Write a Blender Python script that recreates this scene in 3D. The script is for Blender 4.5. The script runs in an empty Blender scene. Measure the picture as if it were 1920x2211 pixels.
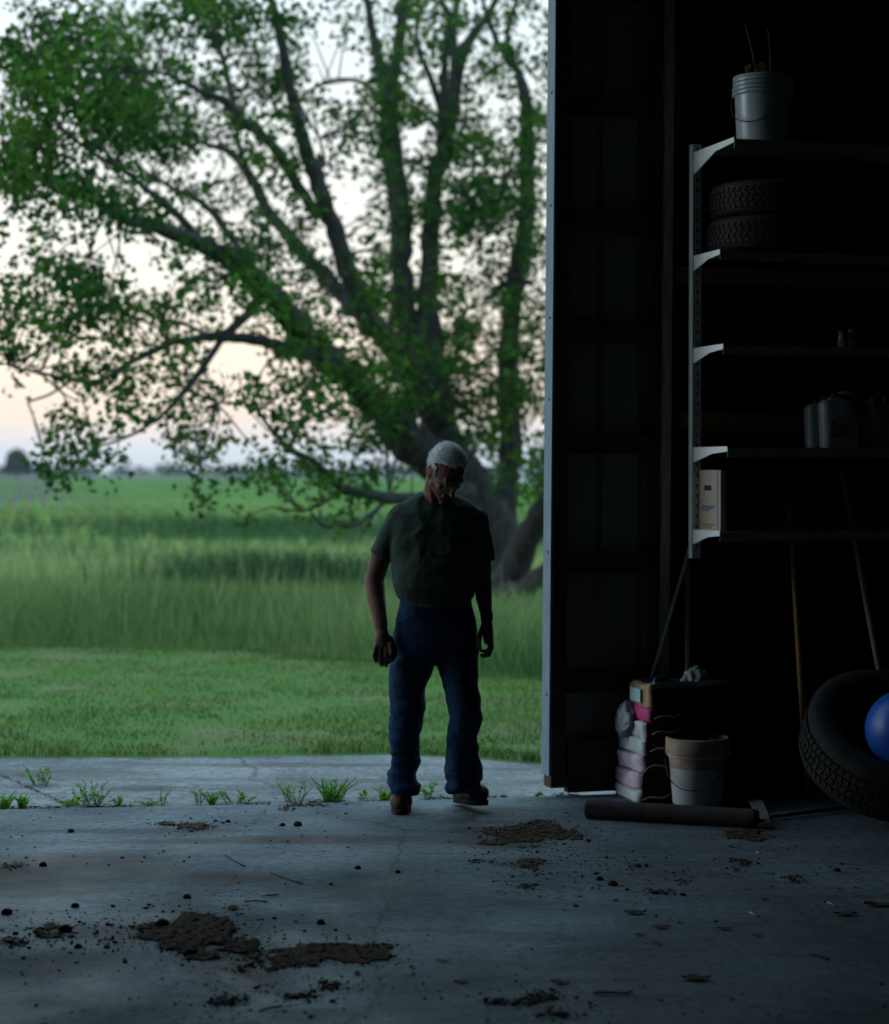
import bpy, bmesh, math, random
import numpy as np
from mathutils import Vector, Matrix, Quaternion
random.seed(7); rng = np.random.default_rng(7)
R = math.radians
sc = bpy.context.scene; col = sc.collection

# ------------------------------------------------------------------ camera
F = 4400.0; CXP, CYP = 960.0, 1105.5; HZ = 1016.0; CAMZ = 1.6
PITCH = math.atan((CYP - HZ) / F)
cd = bpy.data.cameras.new('camera'); cam = bpy.data.objects.new('camera', cd); col.objects.link(cam)
cam.location = (0, 0, CAMZ); cam.rotation_euler = (R(90) - PITCH, 0, 0)
cd.sensor_fit = 'HORIZONTAL'; cd.sensor_width = 24.0; cd.lens = 24.0 * F / 1920.0
cd.clip_start = 0.1; cd.clip_end = 6000
cd.dof.use_dof = True; cd.dof.focus_distance = 8.6; cd.dof.aperture_fstop = 1.55
sc.camera = cam

# ------------------------------------------------------------------ world: dusk sky
w = bpy.data.worlds.new('World'); sc.world = w; w.use_nodes = True
nt = w.node_tree; N = nt.nodes; L = nt.links; N.clear()
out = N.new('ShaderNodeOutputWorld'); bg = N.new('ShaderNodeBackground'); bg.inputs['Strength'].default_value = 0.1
sky = N.new('ShaderNodeTexSky'); sky.sky_type = 'NISHITA'; sky.sun_disc = False
SUN_EL, SUN_AZ = R(9), R(-84)
sky.sun_elevation = SUN_EL; sky.sun_rotation = SUN_AZ; sky.air_density = 1.0; sky.dust_density = 0.6; sky.ozone_density = 2.0
geo = N.new('ShaderNodeTexCoord'); sep = N.new('ShaderNodeSeparateXYZ'); L.new(geo.outputs['Generated'], sep.inputs[0])
mpn = N.new('ShaderNodeMapping'); mpn.inputs['Scale'].default_value = (3, 3, 22); L.new(geo.outputs['Generated'], mpn.inputs[0])
cn = N.new('ShaderNodeTexNoise'); cn.inputs['Scale'].default_value = 1.3; cn.inputs['Detail'].default_value = 5; L.new(mpn.outputs[0], cn.inputs['Vector'])
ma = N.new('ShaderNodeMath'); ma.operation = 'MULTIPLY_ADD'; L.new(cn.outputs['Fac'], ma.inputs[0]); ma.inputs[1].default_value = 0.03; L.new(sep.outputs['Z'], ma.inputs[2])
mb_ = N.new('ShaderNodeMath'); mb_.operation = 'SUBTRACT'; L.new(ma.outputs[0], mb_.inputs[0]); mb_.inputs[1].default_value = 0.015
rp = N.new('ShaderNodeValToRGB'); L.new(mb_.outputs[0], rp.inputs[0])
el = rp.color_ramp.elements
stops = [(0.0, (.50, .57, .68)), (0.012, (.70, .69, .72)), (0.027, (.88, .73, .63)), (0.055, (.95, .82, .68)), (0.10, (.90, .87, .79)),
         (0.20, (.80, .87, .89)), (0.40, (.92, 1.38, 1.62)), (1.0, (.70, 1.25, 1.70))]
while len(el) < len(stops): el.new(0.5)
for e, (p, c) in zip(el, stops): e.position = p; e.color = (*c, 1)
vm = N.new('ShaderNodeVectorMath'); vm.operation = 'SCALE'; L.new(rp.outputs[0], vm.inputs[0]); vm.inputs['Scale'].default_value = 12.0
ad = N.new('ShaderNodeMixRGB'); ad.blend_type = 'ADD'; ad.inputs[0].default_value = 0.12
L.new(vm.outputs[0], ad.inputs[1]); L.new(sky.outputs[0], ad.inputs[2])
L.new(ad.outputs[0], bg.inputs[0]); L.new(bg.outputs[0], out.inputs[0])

sl = bpy.data.lights.new('sun', 'SUN'); so = bpy.data.objects.new('sun', sl); col.objects.link(so)
sl.energy = 0.7; sl.angle = R(28); sl.color = (.90, .96, 1)
so.rotation_euler = Vector((math.sin(SUN_AZ) * math.cos(SUN_EL), math.cos(SUN_AZ) * math.cos(SUN_EL), math.sin(SUN_EL))).to_track_quat('Z', 'Y').to_euler()

sc.view_settings.view_transform = 'Standard'; sc.view_settings.look = 'None'
sc.view_settings.exposure = 0.0; sc.view_settings.gamma = 1.0
sc.cycles.max_bounces = 8; sc.cycles.diffuse_bounces = 4; sc.cycles.transparent_max_bounces = 8
sc.cycles.use_denoising = True; sc.cycles.sample_clamp_indirect = 4.0

# ------------------------------------------------------------------ pixel -> world
def W(px, py, Y):
    cx = (px - CXP) / F; cy = (CYP - py) / F
    dy = math.cos(PITCH) + cy * math.sin(PITCH); dz = -math.sin(PITCH) + cy * math.cos(PITCH)
    k = Y / dy
    return Vector((cx * k, Y, CAMZ + dz * k))
def G(px, py, z=0.0):
    cx = (px - CXP) / F; cy = (CYP - py) / F
    dy = math.cos(PITCH) + cy * math.sin(PITCH); dz = -math.sin(PITCH) + cy * math.cos(PITCH)
    k = (z - CAMZ) / dz
    return Vector((cx * k, dy * k, z))

# ------------------------------------------------------------------ numpy value noise
def _h(i, j, k, s):
    n = (i * 374761393 + j * 668265263 + k * 2147483647 + s * 1274126177) & 0xffffffff
    n = ((n ^ (n >> 13)) * 1274126177) & 0xffffffff
    return ((n ^ (n >> 16)) & 0xffff) / 65535.0
def vnoise(p, s=0):
    p = np.asarray(p, float); f = np.floor(p); i = f.astype(np.int64); t = p - f; t = t * t * (3 - 2 * t)
    r = 0
    for a in (0, 1):
        for b in (0, 1):
            for c in (0, 1):
                wgt = (t[:, 0] if a else 1 - t[:, 0]) * (t[:, 1] if b else 1 - t[:, 1]) * (t[:, 2] if c else 1 - t[:, 2])
                r = r + wgt * _h(i[:, 0] + a, i[:, 1] + b, i[:, 2] + c, s)
    return r
def fbm(p, o=3, s=0):
    r = 0; a = .5; p = np.asarray(p, float)
    for k in range(o): r = r + a * vnoise(p * 2 ** k, s + k); a *= .5
    return r / (1 - .5 ** o)

# ------------------------------------------------------------------ materials
def mat(name, c, rough=.8, c2=None, scale=8, detail=5, bump=0, bscale=None, metal=0, stretch=None, spec=.12, lo=.35, hi=.65, island=0, transl=0, trc=None, coat=0):
    m = bpy.data.materials.new(name); m.use_nodes = True; t = m.node_tree; b = t.nodes['Principled BSDF']
    b.inputs['Base Color'].default_value = (*c, 1); b.inputs['Roughness'].default_value = rough; b.inputs['Metallic'].default_value = metal
    b.inputs['Specular IOR Level'].default_value = spec; b.inputs['Coat Weight'].default_value = coat
    tc = t.nodes.new('ShaderNodeTexCoord'); mp = t.nodes.new('ShaderNodeMapping'); t.links.new(tc.outputs['Object'], mp.inputs[0])
    if stretch: mp.inputs['Scale'].default_value = stretch
    csock = None
    if c2:
        nz = t.nodes.new('ShaderNodeTexNoise'); nz.inputs['Scale'].default_value = scale; nz.inputs['Detail'].default_value = detail
        t.links.new(mp.outputs[0], nz.inputs['Vector'])
        r = t.nodes.new('ShaderNodeValToRGB'); r.color_ramp.elements[0].position = lo; r.color_ramp.elements[1].position = hi
        r.color_ramp.elements[0].color = (*c, 1); r.color_ramp.elements[1].color = (*c2, 1)
        t.links.new(nz.outputs['Fac'], r.inputs[0]); csock = r.outputs[0]
    if island:
        g = t.nodes.new('ShaderNodeNewGeometry'); mr = t.nodes.new('ShaderNodeMapRange'); t.links.new(g.outputs['Random Per Island'], mr.inputs[0])
        mr.inputs['To Min'].default_value = 1 - island; mr.inputs['To Max'].default_value = 1 + island
        hs = t.nodes.new('ShaderNodeHueSaturation'); t.links.new(mr.outputs[0], hs.inputs['Value'])
        if csock: t.links.new(csock, hs.inputs['Color'])
        else: hs.inputs['Color'].default_value = (*c, 1)
        csock = hs.outputs[0]
    if csock: t.links.new(csock, b.inputs['Base Color'])
    if bump:
        n2 = t.nodes.new('ShaderNodeTexNoise'); n2.inputs['Scale'].default_value = bscale or scale * 3; n2.inputs['Detail'].default_value = 6
        t.links.new(mp.outputs[0], n2.inputs['Vector'])
        bp = t.nodes.new('ShaderNodeBump'); bp.inputs['Strength'].default_value = bump; bp.inputs['Distance'].default_value = .02
        t.links.new(n2.outputs['Fac'], bp.inputs['Height']); t.links.new(bp.outputs[0], b.inputs['Normal'])
    if transl:
        tr = t.nodes.new('ShaderNodeBsdfTranslucent'); mx = t.nodes.new('ShaderNodeMixShader'); mx.inputs[0].default_value = transl
        if csock: t.links.new(csock, tr.inputs[0])
        else: tr.inputs[0].default_value = (*(trc or c), 1)
        t.links.new(b.outputs[0], mx.inputs[1]); t.links.new(tr.outputs[0], mx.inputs[2])
        t.links.new(mx.outputs[0], t.nodes['Material Output'].inputs[0])
    return m

def glass(name, c, rough=.05, alpha=.25):
    m = bpy.data.materials.new(name); m.use_nodes = True; t = m.node_tree; b = t.nodes['Principled BSDF']
    b.inputs['Base Color'].default_value = (*c, 1); b.inputs['Roughness'].default_value = rough; b.inputs['Transmission Weight'].default_value = .9
    b.inputs['IOR'].default_value = 1.3
    return m

M = {}
M['steel'] = mat('ribbed_steel', (.23, .23, .23), .5, (.18, .18, .18), 3, bump=.05, stretch=(1, 1, .2))
M['trim'] = mat('painted_trim', (.19, .25, .31), .6, (.14, .19, .24), 9, bump=.05, stretch=(6, 6, 1))
M['wood'] = mat('post_wood', (.62, .48, .41), .85, (.42, .31, .26), 7, bump=.25, stretch=(9, 9, .7))
M['wood_orange'] = mat('girt_wood', (.48, .22, .10), .85, (.34, .15, .07), 6, bump=.2, stretch=(1, 9, 9))
M['wood_dark'] = mat('old_board', (.085, .06, .05), .9, (.05, .038, .034), 6, bump=.2, stretch=(1, 9, 9))
M['stick'] = mat('stick_bark', (.14, .08, .05), .9, (.09, .05, .035), 20)
M['handle'] = mat('handle_wood', (.55, .31, .12), .6, (.38, .21, .09), 6, bump=.1, stretch=(9, 9, .6))
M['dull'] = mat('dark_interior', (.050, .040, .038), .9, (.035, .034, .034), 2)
M['shelfmetal'] = mat('shelf_metal', (.82, .86, .86), .5, (.72, .76, .76), 12, bump=.04)
M['shelfboard'] = mat('shelf_olive', (.36, .34, .25), .5, (.28, .265, .20), 5, bump=.05)
M['rubber'] = mat('tyre_rubber', (.020, .020, .022), .6, (.013, .013, .014), 14, bump=.15, bscale=60)
M['rubber2'] = mat('dusty_rubber', (.030, .029, .029), .8, (.022, .022, .022), 9, bump=.2, bscale=50)
M['jugplastic'] = mat('grey_plastic', (.24, .30, .34), .25, (.18, .22, .25), 6, spec=.6)
M['whiteplastic'] = mat('white_plastic', (.36, .44, .50), .28, (.28, .35, .40), 6, spec=.5, bump=.03)
M['tanplastic'] = mat('stained_plastic', (.36, .28, .20), .45, (.27, .20, .13), 7, bump=.03)
M['blueplastic'] = mat('blue_plastic', (.012, .085, .42), .38, (.010, .07, .35), 4, spec=.4)
M['scoop'] = mat('scoop_blue', (.03, .28, .42), .4, spec=.4)
M['soil'] = mat('soil', (.085, .047, .031), .98, (.036, .022, .016), 25, bump=.6, bscale=90)
M['leafdry'] = mat('dry_leaf', (.10, .055, .04), .9, (.06, .035, .028), 30, island=.3)
M['straw'] = mat('straw', (.45, .42, .36), .8)
M['iron'] = mat('rusty_iron', (.075, .055, .055), .7, (.045, .036, .038), 14, bump=.2, metal=.2)
M['ironbar'] = mat('grey_bar', (.19, .19, .20), .6, (.12, .12, .125), 14, bump=.1, metal=.3)
M['rod'] = mat('steel_rod', (.72, .80, .90), .4)
M['glass'] = glass('clear_glass', (.85, .92, .95))
M['lens'] = bpy.data.materials.new('lens_glass'); M['lens'].use_nodes = True
_t = M['lens'].node_tree; _a = _t.nodes.new('ShaderNodeBsdfTransparent'); _g = _t.nodes.new('ShaderNodeBsdfGlossy'); _g.inputs['Roughness'].default_value = .05; _m = _t.nodes.new('ShaderNodeMixShader'); _m.inputs[0].default_value = .10
_t.links.new(_a.outputs[0], _m.inputs[1]); _t.links.new(_g.outputs[0], _m.inputs[2]); _t.links.new(_m.outputs[0], _t.nodes['Material Output'].inputs[0])
M['black'] = mat('black_plastic', (.015, .015, .017), .45)
M['bark'] = mat('bark', (.060, .058, .062), .95, (.028, .027, .028), 7, bump=.9, bscale=16, stretch=(3, 3, .8))
M['leaf'] = mat('leaf', (.058, .132, .018), .7, (.018, .064, .012), .9, island=.5, transl=.48, spec=.08, lo=.4, hi=.6)
M['twig'] = mat('twig_bark', (.04, .036, .034), .95)
M['weed'] = mat('weed_leaf', (.18, .38, .04), .7, (.10, .26, .04), 20, island=.4, transl=.3, spec=.1)
M['lawnblade'] = mat('lawn_blade', (.155, .225, .048), .8, (.060, .125, .028), .8, island=.4, transl=.25, spec=.06, stretch=(1, 2.5, 1), lo=.38, hi=.62)
M['tallblade'] = mat('tall_blade', (.085, .190, .058), .8, (.21, .28, .10), .22, island=.4, transl=.3, spec=.05, stretch=(.6, 1.2, 1), lo=.38, hi=.62)
M['meadowfar'] = mat('meadow_blade', (.33, .36, .11), .8, (.18, .25, .07), .12, island=.3, transl=.25, spec=.05, stretch=(.5, 1.6, 1), lo=.42, hi=.6)
M['crop'] = mat('crop_green', (.062, .155, .020), .8, (.060, .122, .024), .05, island=.15, spec=.05)
M['cropsoil'] = mat('field_soil', (.11, .085, .095), .95, (.09, .07, .075), .4)
M['lawnsoil'] = mat('lawn_ground', (.085, .150, .035), .95, (.16, .15, .07), 1.1, lo=.5, hi=.72)
M['fartree'] = mat('far_tree_leaf', (.030, .060, .040), .9, (.022, .045, .032), 3)
M['shedwhite'] = mat('shed_white', (.75, .78, .80), .6)

# ------------------------------------------------------------------ mesh helpers
class MB:
    def __init__(s): s.v = []; s.f = []; s.mi = []; s.cur = 0
    def add(s, vs, fs):
        o = len(s.v); s.v += [tuple(v) for v in vs]
        for f in fs: s.f.append([i + o for i in f]); s.mi.append(s.cur)
        return s
    def box(s, c, sz, rot=None, bev=0):
        hx, hy, hz = sz[0] / 2, sz[1] / 2, sz[2] / 2; c = Vector(c)
        vs = [Vector((x, y, z)) for x in (-hx, hx) for y in (-hy, hy) for z in (-hz, hz)]
        if rot is not None: vs = [rot @ v for v in vs]
        return s.add([c + v for v in vs], [(0, 1, 3, 2), (4, 6, 7, 5), (0, 4, 5, 1), (2, 3, 7, 6), (0, 2, 6, 4), (1, 5, 7, 3)])
    def tube(s, pts, rad, seg=8, caps=True):
        pts = [Vector(p) for p in pts]; n = len(pts)
        if not hasattr(rad, '__len__'): rad = [rad] * n
        vs = []; fs = []; prev = None
        for i, p in enumerate(pts):
            d = (pts[min(i + 1, n - 1)] - pts[max(i - 1, 0)]).normalized()
            if prev is None:
                a = Vector((0, 0, 1)) if abs(d.z) < .9 else Vector((1, 0, 0)); e1 = d.cross(a).normalized()
            else: e1 = (prev - d * prev.dot(d)).normalized()
            prev = e1; e2 = d.cross(e1)
            for k in range(seg):
                t = 2 * math.pi * k / seg; vs.append(p + (e1 * math.cos(t) + e2 * math.sin(t)) * rad[i])
        for i in range(n - 1):
            for k in range(seg): fs.append((i * seg + k, i * seg + (k + 1) % seg, (i + 1) * seg + (k + 1) % seg, (i + 1) * seg + k))
        if caps: fs.append(tuple(range(seg))[::-1]); fs.append(tuple((n - 1) * seg + k for k in range(seg)))
        return s.add(vs, fs)
    def lathe(s, prof, seg=32, mtx=None, close=False):
        mtx = mtx or Matrix(); vs = []; fs = []; n = len(prof)
        for r, z in prof:
            for k in range(seg):
                t = 2 * math.pi * k / seg; vs.append(mtx @ Vector((r * math.cos(t), r * math.sin(t), z)))
        for i in range(n if close else n - 1):
            j = (i + 1) % n
            for k in range(seg): fs.append((i * seg + k, i * seg + (k + 1) % seg, j * seg + (k + 1) % seg, j * seg + k))
        return s.add(vs, fs)
    def prism(s, poly, ext):
        n = len(poly); a = [Vector(p) for p in poly]; b = [p + Vector(ext) for p in a]
        return s.add(a + b, [tuple(range(n))[::-1], tuple(range(n, 2 * n))] + [(i, (i + 1) % n, n + (i + 1) % n, n + i) for i in range(n)])
    def build(s, name, m, parent=None, smooth=False, bevel=0, origin=None):
        me = bpy.data.meshes.new(name); o0 = Vector(origin) if origin is not None else Vector()
        me.from_pydata([tuple(Vector(v) - o0) for v in s.v], [], s.f); me.update()
        ms = m if isinstance(m, (list, tuple)) else [m]
        for x in ms: me.materials.append(x)
        if len(ms) > 1: me.polygons.foreach_set('material_index', s.mi)
        bm = bmesh.new(); bm.from_mesh(me); bmesh.ops.recalc_face_normals(bm, faces=bm.faces); bm.to_mesh(me); bm.free()
        if smooth: me.polygons.foreach_set('use_smooth', [True] * len(me.polygons))
        o = bpy.data.objects.new(name, me); col.objects.link(o); o.location = o0
        if parent is not None:
            o.parent = parent; o.location = o0 - Vector(parent.location) if parent.parent is None else o0 - Vector(parent.location) - Vector(parent.parent.location)
        if bevel:
            b = o.modifiers.new('bevel', 'BEVEL'); b.width = bevel; b.segments = 2; b.limit_method = 'ANGLE'
        return o

def npmesh(name, verts, faces, m, parent=None, smooth=False):
    verts = np.asarray(verts, np.float32); faces = np.asarray(faces, np.int32); k = faces.shape[1]
    me = bpy.data.meshes.new(name); me.vertices.add(len(verts)); me.vertices.foreach_set('co', verts.ravel())
    me.loops.add(faces.size); me.loops.foreach_set('vertex_index', faces.ravel())
    me.polygons.add(len(faces)); me.polygons.foreach_set('loop_start', np.arange(len(faces), dtype=np.int32) * k)
    me.polygons.foreach_set('loop_total', np.full(len(faces), k, np.int32))
    me.update(calc_edges=True); me.validate(); me.materials.append(m)
    if smooth: me.polygons.foreach_set('use_smooth', [True] * len(me.polygons))
    o = bpy.data.objects.new(name, me); col.objects.link(o)
    if parent is not None: o.parent = parent; o.location = -Vector(parent.location)
    return o

def tag(o, label=None, cat=None, group=None, kind=None):
    if label: o['label'] = label
    if cat: o['category'] = cat
    if group: o['group'] = group
    if kind: o['kind'] = kind
    return o
def empty(name, loc, label, cat, group=None):
    o = bpy.data.objects.new(name, None); col.objects.link(o); o.location = loc; o.empty_display_size = .1
    return tag(o, label, cat, group)

# ------------------------------------------------------------------ floor, apron, lawn, field
EDGE = [G(-900, 1775), G(0, 1748), G(600, 1736), G(1168, 1720), G(1500, 1708), G(2600, 1668)]
def sheet(name, poly, z, m, thick=.12):
    mb = MB(); mb.prism([(p[0], p[1], z) for p in poly][::-1], (0, 0, -thick)); return tag(mb.build(name, m), kind='structure')

def floor_material(apron=False):
    m = bpy.data.materials.new('apron_concrete' if apron else 'floor_concrete'); m.use_nodes = True; t = m.node_tree; N = t.nodes; L = t.links; b = N['Principled BSDF']
    tc = N.new('ShaderNodeTexCoord')
    def noise(sc_, det=6, st=(1, 1, 1), rough=.55):
        mp = N.new('ShaderNodeMapping'); mp.inputs['Scale'].default_value = st; L.new(tc.outputs['Object'], mp.inputs[0])
        n = N.new('ShaderNodeTexNoise'); n.inputs['Scale'].default_value = sc_; n.inputs['Detail'].default_value = det; n.inputs['Roughness'].default_value = rough
        L.new(mp.outputs[0], n.inputs['Vector']); return n
    def ramp(s, a, bq, ca, cb):
        r = N.new('ShaderNodeValToRGB'); r.color_ramp.elements[0].position = a; r.color_ramp.elements[1].position = bq
        r.color_ramp.elements[0].color = (*ca, 1); r.color_ramp.elements[1].color = (*cb, 1); L.new(s, r.inputs[0]); return r.outputs[0]
    def mix(f, a, bq, mode='MIX'):
        x = N.new('ShaderNodeMixRGB'); x.blend_type = mode
        if isinstance(f, float): x.inputs[0].default_value = f
        else: L.new(f, x.inputs[0])
        for s, v in ((1, a), (2, bq)):
            if isinstance(v, tuple): x.inputs[s].default_value = (*v, 1)
            else: L.new(v, x.inputs[s])
        return x.outputs[0]
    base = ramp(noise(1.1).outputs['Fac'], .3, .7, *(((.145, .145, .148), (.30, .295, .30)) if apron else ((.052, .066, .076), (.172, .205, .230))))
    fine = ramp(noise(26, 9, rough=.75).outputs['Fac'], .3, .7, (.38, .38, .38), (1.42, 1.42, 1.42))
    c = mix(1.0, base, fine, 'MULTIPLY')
    streak = ramp(noise(2.2, 7, (.6, 3.2, 1)).outputs['Fac'], .50, .64, (0, 0, 0), (1, 1, 1))
    c = mix(mix(1.0, streak, (.65, .65, .65), 'MULTIPLY'), c, (.085, .075, .068))
    dist = noise(2.4, 9, (.8, 2.4, 1), .66)
    def blotch(cx, cy, rx, ry, rot, colr, amt, soft=.35, dis=1.7):
        nonlocal c
        mp = N.new('ShaderNodeMapping'); mp.vector_type = 'TEXTURE'
        mp.inputs['Location'].default_value = (cx, cy, 0); mp.inputs['Rotation'].default_value = (0, 0, rot); mp.inputs['Scale'].default_value = (rx, ry, 1)
        L.new(tc.outputs['Object'], mp.inputs[0])
        s = N.new('ShaderNodeVectorMath'); s.operation = 'LENGTH'; L.new(mp.outputs[0], s.inputs[0])
        a = N.new('ShaderNodeMath'); a.operation = 'MULTIPLY_ADD'; L.new(dist.outputs['Fac'], a.inputs[0]); a.inputs[1].default_value = dis; L.new(s.outputs['Value'], a.inputs[2])
        r = N.new('ShaderNodeMapRange'); L.new(a.outputs[0], r.inputs[0]); r.inputs['From Min'].default_value = 1 + dis / 2; r.inputs['From Max'].default_value = 1 + dis / 2 - soft
        r.inputs['To Min'].default_value = 0; r.inputs['To Max'].default_value = amt
        c = mix(r.outputs[0], c, colr)
    def bl(px, py, wpx, hpx, rot, colr, amt, soft=.35, dis=1.7):
        g = G(px, py); k = g.y / F
        blotch(g.x, g.y, wpx * k, hpx * g.y * g.y / (F * CAMZ), rot, colr, amt, soft, dis)
    if apron:
        bl(850, 1690, 60, 12, 0, (.06, .05, .045), .7, .5); bl(300, 1690, 90, 10, 0, (.06, .05, .045), .6, .5); bl(120, 1660, 260, 14, .1, (.08, .07, .06), .7, .6); bl(600, 1640, 500, 6, 0, (.07, .06, .045), .7, .7)
    else:
        br = (.050, .038, .030)
        bl(120, 1878, 300, 46, .05, br, .92); bl(60, 1925, 260, 18, .05, br, .6); bl(470, 1900, 150, 20, .1, br, .7); bl(640, 1812, 380, 11, .05, br, .88, .5); bl(330, 1795, 300, 7, .03, br, .6)
        bl(1080, 1812, 150, 30, 0., br, .92, .6); bl(1020, 1790, 60, 8, 0., br, .7, .5); bl(500, 2090, 130, 70, .3, (.075, .05, .036), .85, .5); bl(240, 2010, 300, 38, .05, br, .6, .6)
        bl(380, 2000, 190, 46, .1, (.050, .034, .026), .85, .8); bl(640, 2062, 210, 26, .05, (.050, .034, .026), .85, .8); bl(1130, 1795, 150, 22, 0, (.06, .04, .03), .8, .8); bl(1150, 1865, 120, 12, 0, br, .7, .8); bl(240, 1985, 230, 20, .2, (.31, .31, .31), .5, .5)
        bl(540, 2135, 34, 60, .5, (.29, .29, .28), .55, .4); bl(1500, 1900, 200, 60, .3, br, .35, .7); bl(130, 2080, 90, 40, .1, (.09, .085, .085), .5, .7)
    specks = ramp(noise(17, 6, (1, 1.6, 1), .65).outputs['Fac'], .575, .61, (0, 0, 0), (1, 1, 1))
    c = mix(mix(1.0, specks, (.75, .75, .75), 'MULTIPLY'), c, (.045, .038, .035))
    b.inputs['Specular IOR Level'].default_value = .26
    vo = N.new('ShaderNodeTexVoronoi'); vo.feature = 'DISTANCE_TO_EDGE'; vo.inputs['Scale'].default_value = .42
    wn = noise(1.6, 5); vx = N.new('ShaderNodeMixRGB'); vx.inputs[0].default_value = .22; L.new(tc.outputs['Object'], vx.inputs[1]); L.new(wn.outputs['Color'], vx.inputs[2]); L.new(vx.outputs[0], vo.inputs['Vector'])
    ck = ramp(vo.outputs['Distance'], .0, .0035, (.7, .7, .7), (0, 0, 0))
    c = mix(ck, c, (.03, .028, .026))
    L.new(c, b.inputs['Base Color'])
    L.new(ramp(noise(1.7, 5).outputs['Fac'], .35, .65, (.50, .50, .50), (.90, .90, .90)), b.inputs['Roughness'])
    bp = N.new('ShaderNodeBump'); bp.inputs['Strength'].default_value = .35; bp.inputs['Distance'].default_value = .01
    L.new(noise(22, 8, rough=.65).outputs['Fac'], bp.inputs['Height']); L.new(bp.outputs[0], b.inputs['Normal'])
    return m
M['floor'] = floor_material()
M['apron'] = mat('apron_concrete', (.105, .11, .112), .9, (.21, .22, .225), 2.2, spec=.25, detail=10, bump=.4, bscale=25, stretch=(.6, 2, 1), lo=.3, hi=.62)
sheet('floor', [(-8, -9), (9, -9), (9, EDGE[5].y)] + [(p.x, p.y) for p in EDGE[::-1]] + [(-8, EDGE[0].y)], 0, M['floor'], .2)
LAWN = [G(-1500, 1640, -.03), G(0, 1637, -.03), G(400, 1636, -.03), G(825, 1629, -.03), G(1000, 1636, -.03), G(1168, 1652, -.03), G(1500, 1672, -.03), G(2600, 1700, -.03)]
def off(p, d): return (p.x, p.y + d)
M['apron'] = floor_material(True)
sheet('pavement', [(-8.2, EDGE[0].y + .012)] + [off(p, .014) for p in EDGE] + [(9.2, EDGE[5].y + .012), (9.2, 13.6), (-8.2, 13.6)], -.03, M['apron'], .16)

# ground: one terrain sheet to the horizon, rises a little into meadow
def gz(x, y):
    x = np.asarray(x, float); y = np.asarray(y, float); f = np.clip((y - 24) / 14, 0, 1) * np.clip((88 - y) / 12, 0, 1)
    return -.06 + f * (.9 * (fbm(np.c_[x * .035 + 7, y * .085, 0 * x], 3, 93) - .54))
def lawn_front(x):
    xs = [p.x for p in LAWN]; ys = [p.y for p in LAWN]; return np.interp(x, xs, ys)
TALL = [G(-1200, 1400), G(0, 1398), G(320, 1399), G(530, 1405), G(750, 1424), G(860, 1441), G(1030, 1463), G(1168, 1470), G(1700, 1500), G(2600, 1530)]
def tall_front(x): return np.interp(x, [p.x for p in TALL], [p.y for p in TALL])
M['ground'] = mat('meadow_ground', (.14, .24, .06), .95, (.20, .25, .09), .08, stretch=(.5, 2.0, 1))
GX = np.arange(-36, 36.1, 1.5); GY = np.arange(13.7, 90, .8); XX, YY = np.meshgrid(GX, GY)
mb = MB()
for rect in ((-1500, -36, -400, 2400), (36, 1500, -400, 2400), (-36, 36, -400, 13.7), (-36, 36, float(GY[-1]), 2400)):
    a_, b_, c_, d_ = rect; o_ = len(mb.v); zz_ = -.2 if d_ < 14 else -.06
    mb.add([(a_, c_, zz_), (b_, c_, zz_), (b_, d_, zz_), (a_, d_, zz_)], [(0, 1, 2, 3)])
gv = np.c_[XX.ravel(), YY.ravel(), gz(XX.ravel(), YY.ravel())]; nx_ = len(GX)
mb.add([tuple(v) for v in gv], [(j * nx_ + i, j * nx_ + i + 1, (j + 1) * nx_ + i + 1, (j + 1) * nx_ + i) for j in range(len(GY) - 1) for i in range(nx_ - 1)])
tag(mb.build('ground', M['ground'], smooth=True), kind='structure')
# lawn sheet with soft bumps
xs = np.arange(-9, 9.01, .15); nx = len(xs); ny = 60; vs = []
for j in range(ny):
    yy = lawn_front(xs) + (tall_front(xs) + 1.5 - lawn_front(xs)) * j / (ny - 1)
    edge = .05 * vnoise(np.c_[xs * 4, yy * 0, xs * 0], 3) if j == 0 else 0
    zz = -.012 + .03 * (fbm(np.c_[xs * .8, yy * .8, 0 * xs], 3, 5) - .5) - (.03 if j == 0 else 0)
    vs += list(zip(xs, yy - edge, zz))
fs = [(j * nx + i, j * nx + i + 1, (j + 1) * nx + i + 1, (j + 1) * nx + i) for j in range(ny - 1) for i in range(nx - 1)]
o = npmesh('lawn', vs, fs, M['lawnsoil'], smooth=True); tag(o, kind='structure')

def blades(name, x, y, z0, h, wd, lean, m, seg2=True):
    n = len(x); a = rng.uniform(0, 2 * np.pi, n); ca, sa = np.cos(a), np.sin(a); b = rng.uniform(0, 2 * np.pi, n)
    lx, ly = np.cos(b) * lean * h, np.sin(b) * lean * h
    hw = wd / 2
    P0 = np.c_[x - ca * hw, y - sa * hw, z0]; P1 = np.c_[x + ca * hw, y + sa * hw, z0]
    mx, my, mz = x + lx * .35, y + ly * .35, z0 + h * .6
    P2 = np.c_[mx + ca * hw * .7, my + sa * hw * .7, mz]; P3 = np.c_[mx - ca * hw * .7, my - sa * hw * .7, mz]
    tz = z0 + h * np.sqrt(np.clip(1 - lean ** 2 * .5, .2, 1))
    P4 = np.c_[x + lx + ca * hw * .12, y + ly + sa * hw * .12, tz]; P5 = np.c_[x + lx - ca * hw * .12, y + ly - sa * hw * .12, tz]
    V = np.stack([P0, P1, P2, P3, P4, P5], 1).reshape(-1, 3)
    i = np.arange(n)[:, None] * 6
    Fq = np.concatenate([i + np.array([[0, 1, 2, 3]]), i + np.array([[3, 2, 4, 5]])], 0)
    return npmesh(name, V, Fq, m, smooth=True)
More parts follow.
